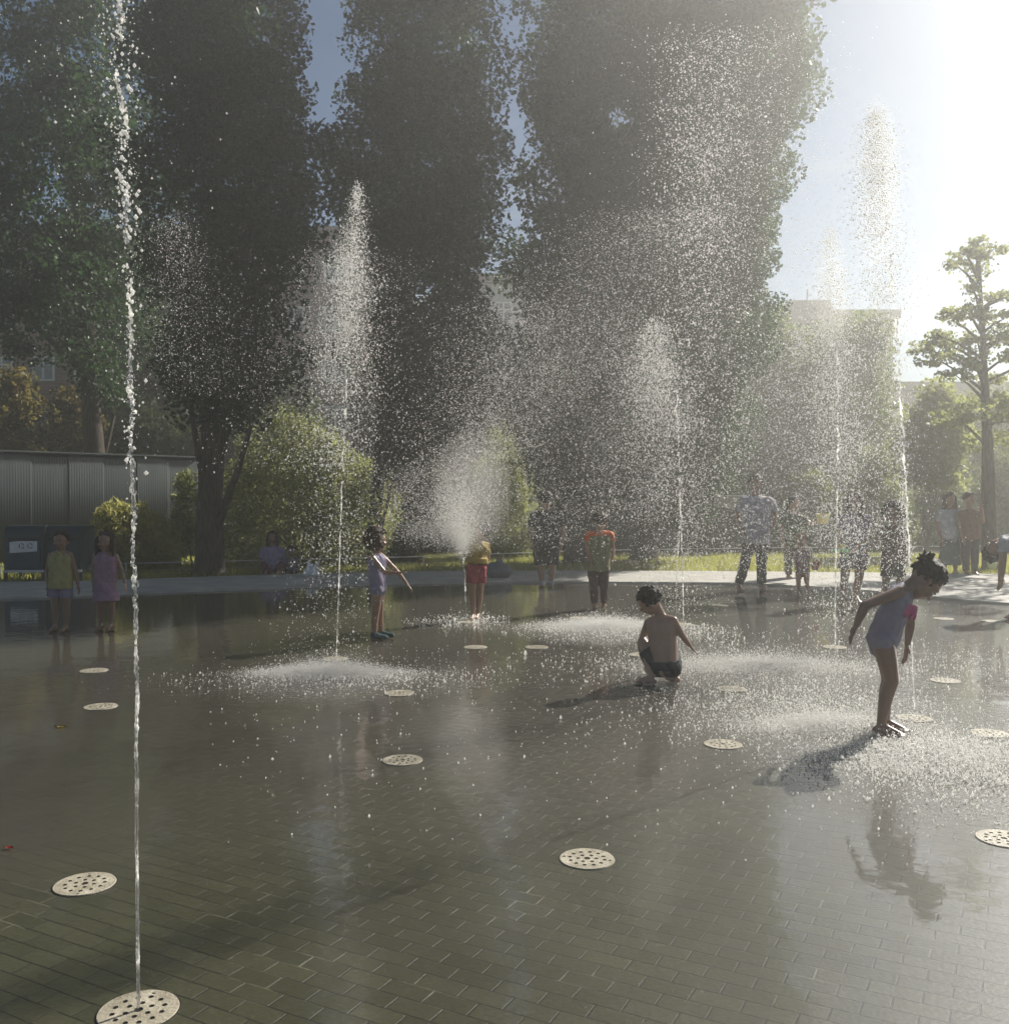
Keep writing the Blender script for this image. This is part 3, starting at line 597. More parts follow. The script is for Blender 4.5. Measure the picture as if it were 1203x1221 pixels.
# white carrier bag by the seated pair
p = G(368, 690); bm = bmesh.new()
cap(bm, (p.x, p.y, .10), .10, (p.x + .12, p.y, .09), .09); cap(bm, (p.x + .02, p.y, .18), .07, (p.x + .0, p.y, .32), .02, ICO1); cap(bm, (p.x + .1, p.y, .18), .06, (p.x + .16, p.y, .30), .018, ICO1)
me = fuse(bm, .012, 2, 'carrier_bag'); 
for v in me.vertices: v.co += Vector(mnoise.noise_vector(v.co * 14)) * .018
tag(meshobj('carrier_bag', me, M['sticker'], None, True), 'white carrier bag standing beside the seated child in grey', 'bag')
p = G(595, 691); bm = bmesh.new()
cap(bm, (p.x - .1, p.y, .16), .16, (p.x + .1, p.y, .15), .14); cap(bm, (p.x, p.y, .26), .09, (p.x, p.y, .34), .06, ICO1)
me = fuse(bm, .015, 2, 'rucksack')
for v in me.vertices: v.co += Vector(mnoise.noise_vector(v.co * 9)) * .02
tag(meshobj('rucksack', me, cloth('slate_blue', (.14, .17, .20)), None, True), 'slate blue rucksack lying on the plaza edge behind the red shorts', 'bag')

# ------------------------------------------------------------------ ground
def sheet(name, pts, z, m, kind='structure'):
    bm = bmesh.new(); vs = [bm.verts.new((x, y, z)) for x, y in pts]; f = bm.faces.new(vs)
    if f.normal.z < 0: f.normal_flip()
    o = bmobj(name, bm, m); return tag(o, kind=kind)
sheet('ground', [(-85, -6), (85, -6), (85, 70), (-85, 70)], -.03, M['soil'])
xs = np.linspace(-40, 40, 81)
inner = [(-40, 12.0), (-14, 13.2), (-7.4, 14.0), (-4.6, 15.2), (-2.5, 16.1), (-1.0, 16.5), (1.4, 16.5), (4, 16.3), (5.4, 15.4), (6.6, 13.6), (8, 12.4), (11, 11.4), (16, 10.8), (40, 10.5)]
outer = [(40, 15.5), (15, 17.2), (10, 18.0), (7, 18.4), (4, 18.75), (1.4, 18.9), (-1, 18.8), (-2.5, 18.5), (-4.6, 17.8), (-7.4, 16.6), (-14, 15.8), (-40, 14.6)]
bm = bmesh.new(); 
vs = [bm.verts.new((x, y, 0)) for x, y in [(-40, -5)] + [(40, -5)] + inner[::-1]]
bmesh.ops.triangle_fill(bm, edges=[bm.edges.new((vs[i], vs[(i + 1) % len(vs)])) for i in range(len(vs))], use_beauty=True)
bmesh.ops.recalc_face_normals(bm, faces=bm.faces[:])
for f in bm.faces:
    if f.normal.z < 0: f.normal_flip()
tag(bmobj('plaza', bm, plaza_mat()), kind='structure')
# raised pale path with a kerb step towards the plaza
bm = bmesh.new(); ring = [(x, y + .012) for x, y in inner] + outer
vs = [bm.verts.new((x, y, .035)) for x, y in ring]
bmesh.ops.triangle_fill(bm, edges=[bm.edges.new((vs[i], vs[(i + 1) % len(vs)])) for i in range(len(vs))], use_beauty=True)
for f in bm.faces:
    if f.normal.z < 0: f.normal_flip()
r = bmesh.ops.extrude_face_region(bm, geom=bm.faces[:])
bmesh.ops.translate(bm, verts=[g for g in r['geom'] if isinstance(g, bmesh.types.BMVert)], vec=(0, 0, -.06))
bmesh.ops.recalc_face_normals(bm, faces=bm.faces[:])
tag(bmobj('path', bm, M['concrete']), kind='structure')

# grass strip (real blades) between the path and the fence
def blades(name, n, region, hmin, hmax, w, m):
    pts = region(n); n = len(pts)
    a = rng.uniform(0, 2 * PI, n); h = rng.uniform(hmin, hmax, n); ww = rng.uniform(.6, 1.3, n) * w
    ln = rng.normal(0, .45, (n, 2)) * h[:, None]
    d = np.stack([np.cos(a), np.sin(a), 0 * a], 1) * ww[:, None]
    tip = pts + np.stack([ln[:, 0], ln[:, 1], h], 1)
    V = np.stack([pts - d, pts + d, tip], 1).reshape(-1, 3); Fc = np.arange(3 * n).reshape(n, 3)
    return meshobj(name, npmesh(name, V, Fc), m)
ox = np.array([p[0] for p in outer][::-1]); oy = np.array([p[1] for p in outer][::-1])
def lawn(n):
    x = rng.uniform(-13, 15, n); y0 = np.interp(x, ox, oy); y = y0 + .03 + rng.uniform(0, 1, n) ** .8 * 6.0
    return np.stack([x, y, np.full(n, -.03)], 1)
tag(blades('grass', 120000, lawn, .06, .15, .012, M['grass']), kind='stuff')

# ------------------------------------------------------------------ drain covers
COVERS = [(165, 1206), (101, 1055), (700, 1025), (480, 907), (120, 843), (112, 800), (476, 827), (862, 888), (1090, 857), (1180, 875), (1197, 1001),
          (872, 822), (567, 772), (557, 742), (1127, 812), (1125, 738), (995, 772), (690, 737), (815, 745), (764, 781), (858, 722), (1183, 741), (400, 786), (640, 772)]
NAMES = ['biggest perforated drain cover, at the foot of the nearest jet', 'perforated drain cover left of the nearest jet', 'pale perforated drain cover alone in the middle of the foreground',
         'perforated drain cover in front of the small mid-plaza one', 'lower of two drain covers left of the nearest jet, in the shade', 'upper of two drain covers left of the nearest jet, in the shade',
         'small drain cover on the near right rim of the left splash', 'drain cover between the squatting child and the bending child', 'drain cover at the foot of the jet beside the bending child',
         'drain cover right of the bending child, by the glittering splash', 'drain cover cut off by the right edge of the view', 'drain cover just right of the squatting child, in the splash',
         'drain cover in front of the child in red shorts', 'drain cover under the jet held down by the child in red shorts', 'drain cover in the sun right of the bending child, farther back',
         'drain cover at the sunlit rear right, in line with the bent head', 'drain cover at the foot of the tall right jet', 'drain cover just behind the middle splash',
         'drain cover behind the squatting child, at a jet foot', 'drain cover half hidden by the squatting child knee', 'drain cover behind and right of the squatting child, far back',
         'drain cover at the far right, beside the bent person', 'drain cover at the foot of the left plume jet', 'drain cover between the red shorts and the middle splash']
def cover_meshes(R=.117):
    holes = [((0, 0), .014)] + [((.038 * math.cos(a), .038 * math.sin(a)), .0088) for a in np.arange(6) * PI / 3 + .2] + [((.074 * math.cos(a), .074 * math.sin(a)), .0088) for a in np.arange(12) * PI / 6]
    bm = bmesh.new(); bmesh.ops.create_cone(bm, cap_ends=True, segments=64, radius1=R, radius2=R * .985, depth=.0036, matrix=Matrix.Translation((0, 0, .0028)))
    me = bpy.data.meshes.new('p'); bm.to_mesh(me); bm.free(); po = bpy.data.objects.new('p', me); COL.objects.link(po)
    bm = bmesh.new()
    for c, r in holes: bmesh.ops.create_cone(bm, cap_ends=True, segments=18, radius1=r, radius2=r, depth=.05, matrix=Matrix.Translation((c[0], c[1], .006)))
    me2 = bpy.data.meshes.new('c'); bm.to_mesh(me2); bm.free(); cu = bpy.data.objects.new('c', me2); COL.objects.link(cu)
    md = po.modifiers.new('b', 'BOOLEAN'); md.operation = 'DIFFERENCE'; md.solver = 'EXACT'; md.object = cu
    pm = bpy.data.meshes.new_from_object(po.evaluated_get(bpy.context.evaluated_depsgraph_get()))
    bm = bmesh.new(); bm.from_mesh(pm); bpy.data.objects.remove(po); bpy.data.objects.remove(cu)
    plate = bpy.data.meshes.new('plate'); bm.to_mesh(plate); bm.free(); plate.materials.append(M['cover'])
    bm = bmesh.new(); bmesh.ops.create_cone(bm, cap_ends=True, segments=48, radius1=R * 1.045, radius2=R * 1.045, depth=.0012, matrix=Matrix.Translation((0, 0, .0003)))
    well = bpy.data.meshes.new('hole_shade_disc'); bm.to_mesh(well); bm.free(); well.materials.append(M['dark'])  # dark disc: joint round the rim, painted shade behind the holes
    bm = bmesh.new(); bmesh.ops.create_cone(bm, cap_ends=True, segments=12, radius1=.007, radius2=.006, depth=.004); bx(bm, (-.005, -.0009, .0015), (.005, .0009, .0026))
    bolt = bpy.data.meshes.new('bolt'); bm.to_mesh(bolt); bm.free(); bolt.materials.append(noisy('bolt_metal', (.25, .23, .2), (.32, .3, .26), .4, 20))
    return plate, well, bolt
PLATE, WELL, BOLT = cover_meshes()
for (px, py), lab in zip(COVERS, NAMES):
    g = G(px, py); root = empty('drain_cover', g, lab, 'drain cover', 'round drain covers set in the paving'); root.rotation_euler.z = random.uniform(0, PI)
    for nm, me in (('plate', PLATE), ('hole_shade_disc', WELL)):
        o = bpy.data.objects.new(nm, me); COL.objects.link(o); o.parent = root
    if py > 790:
        for q in (-1, 1):
            o = bpy.data.objects.new('bolt', BOLT); o.location = (q * .098, 0, .005); COL.objects.link(o); o.parent = root

# ------------------------------------------------------------------ water
OCT = np.array([(1, 0, 0), (-1, 0, 0), (0, 1, 0), (0, -1, 0), (0, 0, 1), (0, 0, -1)], float)
OCF = np.array([(0, 2, 4), (2, 1, 4), (1, 3, 4), (3, 0, 4), (2, 0, 5), (1, 2, 5), (3, 1, 5), (0, 3, 5)])
def drops_mesh(name, Pn, r, streak=1.5):
    n = len(Pn); Pn = np.asarray(Pn, float).copy(); r = np.asarray(r)
    Pn[:, 2] = np.where(Pn[:, 2] < r, r + np.abs(Pn[:, 2]) * .15, Pn[:, 2])
    sc = np.stack([r, r, r * rng.uniform(.9, streak, n)], 1)
    a = rng.uniform(0, PI, n); ca, sa = np.cos(a)[:, None], np.sin(a)[:, None]
    O = OCT[None] * sc[:, None]
    x = O[..., 0] * ca - O[..., 1] * sa; y = O[..., 0] * sa + O[..., 1] * ca
    V = np.stack([x, y, O[..., 2]], -1) + Pn[:, None]
    Fc = OCF[None] + (np.arange(n) * 6)[:, None, None]
    me = npmesh(name, V.reshape(-1, 3), Fc.reshape(-1, 3)); return me
def plume(nodes, n, D, sd, r0, rs=.45):
    """nodes [(px,py,half_width_px,weight)] from top to bottom; drops around that line at distance D"""
    n = int(n * 2.4); A = np.array(nodes, float); seg = np.hypot(np.diff(A[:, 0]), np.diff(A[:, 1])) * (A[1:, 3] + A[:-1, 3]) / 2
    cs = np.concatenate([[0], np.cumsum(seg)]); u = rng.uniform(0, cs[-1], n); i = np.clip(np.searchsorted(cs, u) - 1, 0, len(seg) - 1)
    t = ((u - cs[i]) / seg[i])[:, None]; q = A[i] * (1 - t) + A[i + 1] * t
    # clustered: sheets of spray rather than an even cloud
    px = q[:, 0] + rng.normal(0, 1, n) * q[:, 2]; py = q[:, 1] + rng.normal(0, 6, n)
    y = D + rng.normal(0, 1, n) * sd
    fx = (px - CX) / F; fz = (CY - py) / F
    ct, st_ = math.cos(TH), math.sin(TH); dy = ct + fz * st_; dz = -st_ + fz * ct
    Pn = np.stack([fx / dy * y, y, CH + dz / dy * y], 1)
    r = r0 * np.exp(rng.normal(0, rs, n)); r = np.clip(r, r0 * .4, r0 * 3)
    keep = np.array([mnoise.noise(Vector(p) * 2.2) for p in Pn]) + rng.normal(0, .35, n) > -.25
    return Pn[keep], r[keep] * .60
def splash(px, py, wpx, n, hmax, r0, dep=.45, streak=2):
    n = int(n * 1.6); c = G(px, py); w = wpx / F * c.y; r0 = r0 * .72
    x = c.x + rng.normal(0, .5, n) * w; y = c.y + rng.normal(0, .5, n) * dep
    z = rng.exponential(hmax * .35, n) * np.exp(-((x - c.x) / w) ** 2)
    return np.stack([x, y, z], 1), r0 * np.exp(rng.normal(0, .4, n))
def mist_mat():
    m, nt, out = newmat('water_mist')
    v = N(nt, 'ShaderNodeVolumePrincipled'); v.inputs['Color'].default_value = (.99, .975, .94, 1); v.inputs['Density'].default_value = .16; v.inputs['Anisotropy'].default_value = .55
    L(nt, v.outputs[0], out.inputs['Volume']); return m
MIST = mist_mat()
def mist(root, px, py, D, rx, ry, rz, k=4):
    """nested soft puffs of fine mist round a point, radii in metres"""
    c = U(px, py, D)
    for i in range(k):
        f = 1 - .22 * i
        bm = bmesh.new(); ell(bm, c, ((1, 0, 0), (0, 1, 0), (0, 0, 1)), (rx * f, ry * f, rz * f), icopts(3))
        me_v = [v for v in bm.verts if v.co.z < .012]
        for v in me_v: v.co.z = .012 + i * .003
        o = bmobj('mist', bm, MIST, root, True); o['kind'] = 'stuff'
def jet(label, base, path, D, r, brk, vox, bits, lean_seed=0, mists=()):
    """path: px points from the cover upward; brk: fraction of height where the column starts to break into lumps"""
    rr = random.Random(lean_seed); g = G(*base)
    root = empty('water_jet', (g.x, g.y, 0), label, 'water jet', 'fountain jets rising from the paving')
    pts = [Vector((g.x, g.y, .014))] + [U(px, py, D) for px, py in path]
    cum = [0]
    for a, b in zip(pts, pts[1:]): cum.append(cum[-1] + (b - a).length)
    T = cum[-1]
    def at(s):
        for i in range(len(pts) - 1):
            if s <= cum[i + 1]: return pts[i].lerp(pts[i + 1], (s - cum[i]) / (cum[i + 1] - cum[i]))
        return pts[-1]
    bm = bmesh.new(); bl = bmesh.new(); s = 0.0; first = True
    while s < T:
        t = s / T; wob = .10 + max(0, t - .10) * 2.3
        p = at(s); j = Vector((mnoise.noise(Vector((s * 7, lean_seed, 0))), mnoise.noise(Vector((s * 7, 5, lean_seed))), 0)) * r * 1.2 * wob
        j += Vector((rr.gauss(0, 1), rr.gauss(0, 1), 0)) * r * .30 * wob
        ra = r * (.66 + .62 * mnoise.noise(Vector((s * 16, 3, lean_seed))) * min(1, .3 + wob) + .12 * rr.random())
        if t > brk:
            k = mnoise.noise(Vector((s * 6.5, 9, lean_seed + 3)))
            if k < (-.50 if lean_seed == 1 else -.34) + (.62 if lean_seed != 5 else 1.0) * (t - brk): s += r * 1.0; continue
            ra *= rr.uniform(.45, 1.1); j *= 1.5
        ra = max(ra, vox * 1.25); wob = wob
        ell(bl if t > brk else bm, p + j, ((1, 0, 0), (0, 1, 0), (0, 0, 1)), (ra, ra, ra * rr.uniform(1.0, 1.9)), ICO1)
        s += ra * .95
    meshobj('stream', fuse(bm, vox, 1, 'stream'), STREAM, root, True)
    if len(bl.verts): meshobj('water_lumps', fuse(bl, vox, 1, 'water_lumps'), STREAM, root, True)['kind'] = 'stuff'
    else: bl.free()
    for a_ in mists: mist(root, *a_)
    for nm, (Pn, rad), st_ in bits:
        o = meshobj(nm, drops_mesh(nm, Pn, rad, st_), DROPS, root); o['kind'] = 'stuff'
    return root
def cat(*parts): return np.vstack([p[0] for p in parts]), np.concatenate([p[1] for p in parts])
jet('nearest jet, a clear rope of water breaking into lumps past the top edge', (165, 1206),
    [(163, 1000), (163, 800), (160, 640), (155, 480), (155, 330), (147, 180), (141, 60), (139, -60), (138, -140)], 2.9, .0085, .34, .0024,
    [('spray', cat(plume([(138, -120, 14, 2), (142, 60, 13, 1.6), (150, 200, 9, 1), (155, 330, 7, .5), (158, 520, 8, .25), (160, 640, 6, .1)], 420, 2.9, .05, .0042, .5),
                   plume([(138, -100, 60, 1), (110, 250, 60, .5), (110, 450, 50, .3)], 160, 2.95, .15, .003, .4)), 1.5)], 1)
jet('jet with a bright narrow plume left of centre, falling into a white splash', (401, 787),
    [(404, 700), (407, 600), (411, 500), (415, 420), (422, 320), (427, 235)], 8.6, .0088, .22, .0040,
    [('spray', cat(plume([(427, 222, 3, .7), (424, 270, 9, 1.4), (418, 330, 17, 2.2), (412, 400, 22, 2.2), (408, 470, 24, 1.4), (402, 560, 26, .7), (398, 700, 28, .45), (396, 790, 40, .4)], 7500, 8.6, .25, .0052, .4),
                   plume([(420, 300, 40, 1), (400, 420, 55, 1.2), (385, 560, 70, .6)], 3200, 8.6, .6, .0045, .4),
                   plume([(205, 260, 14, .6), (215, 370, 40, 1), (240, 470, 60, .8)], 2400, 9.5, .8, .0040, .4)), 1.8),
     ('splash', cat(splash(393, 803, 80, 24000, .09, .0023, .24), splash(410, 812, 170, 1500, .12, .0046, .6)), 2.2)], 2, [(393, 804, 8.3, .48, .28, .15), (420, 350, 8.6, .18, .18, .8, 2)])
jet('low jet bursting into a fan of mist under a hand of the child in red', (556, 742),
    [(555, 715), (554, 690), (553, 662)], 11.8, .011, .98, .005,
    [('spray', cat(plume([(552, 655, 4, 4), (548, 640, 9, 5), (544, 620, 18, 4), (548, 590, 28, 2.0), (560, 540, 36, 1.4), (590, 480, 46, 1.2), (610, 420, 52, 1.0), (615, 360, 42, .7)], 15000, 11.5, .35, .0058, .35),
                   plume([(550, 650, 16, 1), (500, 630, 28, 1), (490, 560, 40, .6)], 3600, 11.6, .4, .0050, .35),
                   plume([(560, 654, 6, 1), (585, 622, 14, 1), (598, 640, 12, .5)], 220, 11.7, .2, .0050, .35)), 1.5),
     ('splash', splash(556, 742, 60, 500, .10, .0055, .5), 2)], 3, [(546, 632, 11.5, .34, .3, .36), (562, 585, 11.5, .5, .45, .75, 2)])
jet('jet rising straight behind the squatting child, feathering out at its top', (815, 747),
    [(814, 680), (811, 600), (809, 520), (806, 460), (797, 410), (785, 388)], 11.2, .0098, .24, .0048,
    [('spray', cat(plume([(783, 386, 9, 1.5), (784, 410, 16, 1.8), (790, 450, 22, 1.3), (800, 520, 24, .9), (806, 620, 26, .5), (812, 730, 30, .4)], 6500, 11.2, .3, .0058, .4),
                   plume([(760, 420, 22, 1), (770, 520, 34, .8), (760, 620, 40, .6)], 3600, 11.2, .5, .0055, .4)), 1.7),
     ('splash', cat(splash(722, 747, 75, 17000, .09, .0032, .45), splash(760, 755, 120, 1400, .1, .0060, .8)), 2)], 4, [(722, 749, 11.1, .52, .36, .15)])
jet('tallest jet, its shower veiling the poplars right of centre', (806, 700),
    [(812, 600), (818, 480), (824, 360), (830, 260), (833, 180), (838, 110)], 10.6, .0075, .10, .0042,
    [('spray', cat(plume([(846, 40, 34, .9), (838, 100, 34, 1.6), (834, 180, 32, 1.8), (832, 260, 26, 1.8), (832, 310, 28, 1.2), (836, 420, 46, 1.0), (840, 560, 60, .7), (850, 700, 60, .4)], 5600, 9.6, .5, .0062, .45),
                   plume([(880, 30, 50, .6), (890, 160, 50, 1), (870, 300, 70, 1.1), (850, 420, 95, 1.2), (820, 560, 110, .9), (810, 680, 120, .4)], 11500, 9.9, 1.0, .0050, .42),
                   plume([(800, 250, 50, .5), (720, 330, 70, 1), (680, 430, 70, 1.4), (660, 540, 70, 1.1), (660, 650, 60, .5)], 15000, 10.4, .9, .0047, .38)), 1.6),
     ('splash', cat(splash(900, 795, 120, 13000, .09, .0029, .42), splash(900, 800, 230, 2200, .1, .0050, 1.2)), 2.2)], 5, [(905, 797, 8.6, .60, .36, .12)])
jet('tall jet in front of the person in violet, plume pale against the sky', (996, 773),
    [(996, 720), (997, 640), (999, 560), (999, 480), (997, 400), (993, 340), (990, 290)], 9.2, .0105, .22, .0045,
    [('spray', cat(plume([(990, 276, 5, 1), (990, 310, 9, 1.8), (991, 360, 13, 1.6), (996, 430, 16, 1.2), (1000, 520, 18, .9), (1000, 640, 20, .6), (998, 760, 24, .4)], 5200, 9.2, .25, .0055, .45),
                   plume([(985, 380, 30, .6), (960, 450, 55, 1.1), (945, 560, 65, 1.1), (935, 680, 70, .7)], 9500, 10, .8, .0048, .4),
                   plume([(1010, 420, 30, .6), (1025, 520, 34, 1), (1030, 640, 40, .9), (1020, 740, 40, .5)], 5000, 9.4, .5, .0050, .5)), 1.7),
     ('splash', cat(splash(990, 868, 95, 18000, .08, .0024, .26), splash(960, 850, 200, 3600, .1, .0045, 1.0)), 2.2)], 6, [(990, 869, 6.35, .42, .24, .10), (990, 350, 9.2, .18, .18, .65, 2)])
jet('rightmost jet beside the bending child, rising to a pale plume in the sun', (1091, 858),
    [(1088, 780), (1086, 700), (1082, 620), (1078, 540), (1073, 465), (1068, 380), (1060, 300), (1052, 220), (1046, 150)], 6.7, .0085, .36, .0036,
    [('spray', cat(plume([(1045, 132, 6, 1.2), (1046, 160, 12, 2.2), (1046, 220, 15, 1.8), (1048, 290, 17, 1.2), (1056, 360, 17, .6), (1066, 440, 9, .35), (1074, 520, 5, .3), (1084, 700, 5, .2)], 6000, 6.9, .2, .0044, .45),
                   plume([(1050, 300, 18, .5), (1055, 420, 22, .4)], 500, 6.9, .3, .004, .4)), 1.6),
     ('splash', cat(splash(1130, 905, 130, 10500, .05, .0043, .50), splash(1150, 920, 200, 3600, .05, .0045, .9), splash(1100, 790, 170, 900, .12, .0045, 1.6)), 2.0)], 7, [(1046, 230, 6.9, .17, .17, .7, 2)])
# loose splash drops that strike the wide wet floor
def loose(n):
    px = rng.uniform(250, 1203, n); py = 770 + 300 * rng.beta(1.1, 3.2, n); P_ = []
    for a, b in zip(px, py): P_.append(G(a, b))
    return np.array([[q.x, q.y, 0] for q in P_]) + np.stack([0 * px, 0 * px, rng.exponential(.03, n)], 1), .0030 * np.exp(rng.normal(0, .45, n))
Pn, rr_ = loose(950)
tag(meshobj('water_drops', drops_mesh('water_drops', Pn, rr_, 2.2), DROPS), kind='stuff')
# ------------------------------------------------------------------ vegetation
def leaves_mesh(name, C, size, aspect=.75, up=0.0, flat=0.0):
    n = len(C)
    a = rng.normal(0, 1, (n, 3)); a[:, 2] = a[:, 2] * (1 - flat) + up * 2.2 - .3 * (1 - up); a /= np.linalg.norm(a, axis=1)[:, None]
    r = rng.normal(0, 1, (n, 3)); b = np.cross(a, r); b /= np.linalg.norm(b, axis=1)[:, None] + 1e-9
    s = (size * np.exp(rng.normal(0, .28, n)))[:, None]
    a = a * s * .5; b = b * s * .5 * aspect
    V = np.stack([C - a, C + b - a * .15, C + a, C - b - a * .15], 1).reshape(-1, 3)
    return npmesh(name, V, np.arange(4 * n).reshape(n, 4))
def prof_pts(prof, D, nc, per, cr, seed, inner=.12, yscale=1.0, rag=.32):
    """prof: (py, left px, right px) rows of the crown's outline at distance D -> leaf points gathered in clusters"""
    A = np.array(sorted(prof, key=lambda r: -r[0]), float)
    z = np.array([U(0, p, D).z for p in A[:, 0]]); xl = np.array([U(q, p, D).x for q, p in zip(A[:, 1], A[:, 0])]); xr = np.array([U(q, p, D).x for q, p in zip(A[:, 2], A[:, 0])])
    cc = []
    zz = np.linspace(z[0], z[-1], 200); w = np.interp(zz, z, (xr - xl) / 2); cw = np.cumsum(w ** 1.5 + .02); cw /= cw[-1]
    while len(cc) < nc:
        h = np.interp(rng.random(), cw, zz); W = np.interp(h, z, (xr - xl) / 2); X = np.interp(h, z, (xr + xl) / 2)
        th = rng.uniform(0, 2 * PI); rad = max(rng.random() ** .42, inner)
        k = 1 + rag * mnoise.noise(Vector((math.cos(th) * 1.6 + seed * 7.3, math.sin(th) * 1.6, h * .75))) + rag * .75 * mnoise.noise(Vector((math.cos(th) * 4 + seed, math.sin(th) * 4, h * 2.0)))
        Wk = max(W * k - cr * .5, .03)
        cc.append((X + math.cos(th) * rad * Wk, D + math.sin(th) * rad * Wk * yscale, h))
    cc = np.array(cc)
    rs = cr * rng.uniform(.55, 1.35, len(cc)); m = np.maximum(3, (per * (rs / cr) ** 2 * rng.uniform(.6, 1.4, len(cc)))).astype(int)
    idx = np.repeat(np.arange(len(cc)), m); off = rng.normal(0, 1, (len(idx), 3)); off /= np.maximum(1, np.linalg.norm(off, axis=1) / 1.5)[:, None]
    P_ = cc[idx] + off * (rs[idx] * .55)[:, None] * np.array([1, 1, .85])
    return P_, cc
def trunkmesh(name, pts, rad, m, parent, limbs=(), n=12):
    bm = bmesh.new(); tube(bm, pts, rad, n)
    for v in bm.verts:
        v.co += Vector(mnoise.noise_vector(v.co * 2.6)) * .035 + Vector(mnoise.noise_vector(v.co * 9)) * .010
    for lp, lr in limbs: tube(bm, lp, lr, 7)
    return bmobj(name, bm, m, parent, True)
def tree(name, label, base_px, D, prof, nc, per, cr, leaf, lm, tr, bark='bark', group=None, lean=0, limbs=9, seed=1, split=2.2, cat_='tree', inner=.12, top=None, rag=.5):
    rr = random.Random(seed); bx_ = U(base_px, 600, D).x
    root = empty(name, (bx_, D, -.03), label, cat_, group)
    P_, cc = prof_pts(prof, D, nc, per, cr, seed, inner, rag=rag)
    P_[:, 2] = np.maximum(P_[:, 2], .02)
    me = leaves_mesh('crown', P_, leaf); meshobj('crown', me, lm, root)
    ztop = cc[:, 2].max() * .86; A = np.array(prof, float); k = int(np.argmin(A[:, 0])); xt = U((A[k, 1] + A[k, 2]) / 2, A[k, 0], D).x
    H_ = ztop if top is None else top
    sw = [mnoise.noise(Vector((i * .8, seed, 2))) * .12 for i in range(9)]
    pts = [Vector((bx_ + (xt - bx_) * (i / 8) ** 1.4 + (sw[i] if i else 0), D + sw[8 - i] * (i > 0), -.06 + H_ * i / 8)) for i in range(9)]
    pts.insert(1, pts[0].lerp(pts[1], .10)); pts.insert(2, pts[0].lerp(pts[2], .3))
    rad = [tr * 1.55, tr * 1.18, tr * 1.02] + [tr * (1 - .11 * i) for i in range(1, 9)]
    LB = []
    for i in range(limbs):
        t = rr.uniform(.16, .8); s_ = t * (len(pts) - 1); q = int(s_); o = pts[q].lerp(pts[min(q + 1, len(pts) - 1)], s_ - q)
        tgt = Vector(cc[rr.randrange(len(cc))].tolist())
        for _ in range(60):
            tgt = Vector(cc[rr.randrange(len(cc))].tolist())
            if .6 < tgt.z - o.z < 4.5: break
        mid = o.lerp(tgt, .5) + Vector((0, 0, -.15 * abs(tgt.x - o.x)))
        r_ = tr * (.42 - .3 * t); LB.append(([o, mid, tgt], [max(r_, .02), max(r_ * .6, .015), .01]))
    trunkmesh('trunk', pts, rad, M[bark], root, LB)
    return root
PG = 'tall poplars behind the plaza'
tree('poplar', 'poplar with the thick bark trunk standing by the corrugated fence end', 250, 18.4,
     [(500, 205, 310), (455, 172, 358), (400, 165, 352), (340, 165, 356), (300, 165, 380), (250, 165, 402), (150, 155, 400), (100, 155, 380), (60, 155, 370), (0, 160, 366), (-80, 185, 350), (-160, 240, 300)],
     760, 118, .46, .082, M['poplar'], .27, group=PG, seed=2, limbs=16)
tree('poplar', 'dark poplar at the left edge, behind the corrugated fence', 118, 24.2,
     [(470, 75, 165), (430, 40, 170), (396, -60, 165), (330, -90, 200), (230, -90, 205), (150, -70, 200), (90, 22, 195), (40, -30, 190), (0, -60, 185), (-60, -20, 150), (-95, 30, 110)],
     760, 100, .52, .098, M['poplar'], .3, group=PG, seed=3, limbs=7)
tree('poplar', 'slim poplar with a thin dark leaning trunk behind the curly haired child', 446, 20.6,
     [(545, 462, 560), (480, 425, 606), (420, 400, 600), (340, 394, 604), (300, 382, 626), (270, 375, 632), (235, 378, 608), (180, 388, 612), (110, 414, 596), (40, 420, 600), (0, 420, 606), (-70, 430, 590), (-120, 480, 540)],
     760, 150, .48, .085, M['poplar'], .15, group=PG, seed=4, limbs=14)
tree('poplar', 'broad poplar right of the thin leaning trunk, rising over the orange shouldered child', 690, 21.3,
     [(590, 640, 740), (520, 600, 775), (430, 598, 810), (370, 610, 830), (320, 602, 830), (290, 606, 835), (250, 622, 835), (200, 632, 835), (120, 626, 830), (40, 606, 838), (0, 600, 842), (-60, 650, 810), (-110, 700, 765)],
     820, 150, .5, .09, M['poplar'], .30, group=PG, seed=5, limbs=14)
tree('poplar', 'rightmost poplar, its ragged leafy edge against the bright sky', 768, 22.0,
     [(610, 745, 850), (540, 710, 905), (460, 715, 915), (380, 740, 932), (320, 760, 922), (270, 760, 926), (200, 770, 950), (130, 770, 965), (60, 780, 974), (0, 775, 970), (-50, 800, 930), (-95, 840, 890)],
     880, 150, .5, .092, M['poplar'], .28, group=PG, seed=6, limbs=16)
BG = 'background trees closing the view under the poplars'
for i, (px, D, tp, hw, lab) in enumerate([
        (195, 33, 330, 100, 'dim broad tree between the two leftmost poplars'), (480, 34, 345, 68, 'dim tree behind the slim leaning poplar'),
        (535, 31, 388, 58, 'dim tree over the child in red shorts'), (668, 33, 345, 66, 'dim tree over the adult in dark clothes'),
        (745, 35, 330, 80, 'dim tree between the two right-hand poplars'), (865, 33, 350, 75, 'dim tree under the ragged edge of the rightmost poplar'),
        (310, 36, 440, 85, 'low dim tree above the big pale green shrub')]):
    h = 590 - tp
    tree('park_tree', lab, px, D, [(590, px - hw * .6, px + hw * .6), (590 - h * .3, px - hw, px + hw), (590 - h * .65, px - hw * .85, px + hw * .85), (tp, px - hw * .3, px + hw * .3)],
         260, 60, .75, .20, M['poplar2'], .22, group=BG, seed=20 + i, limbs=8)
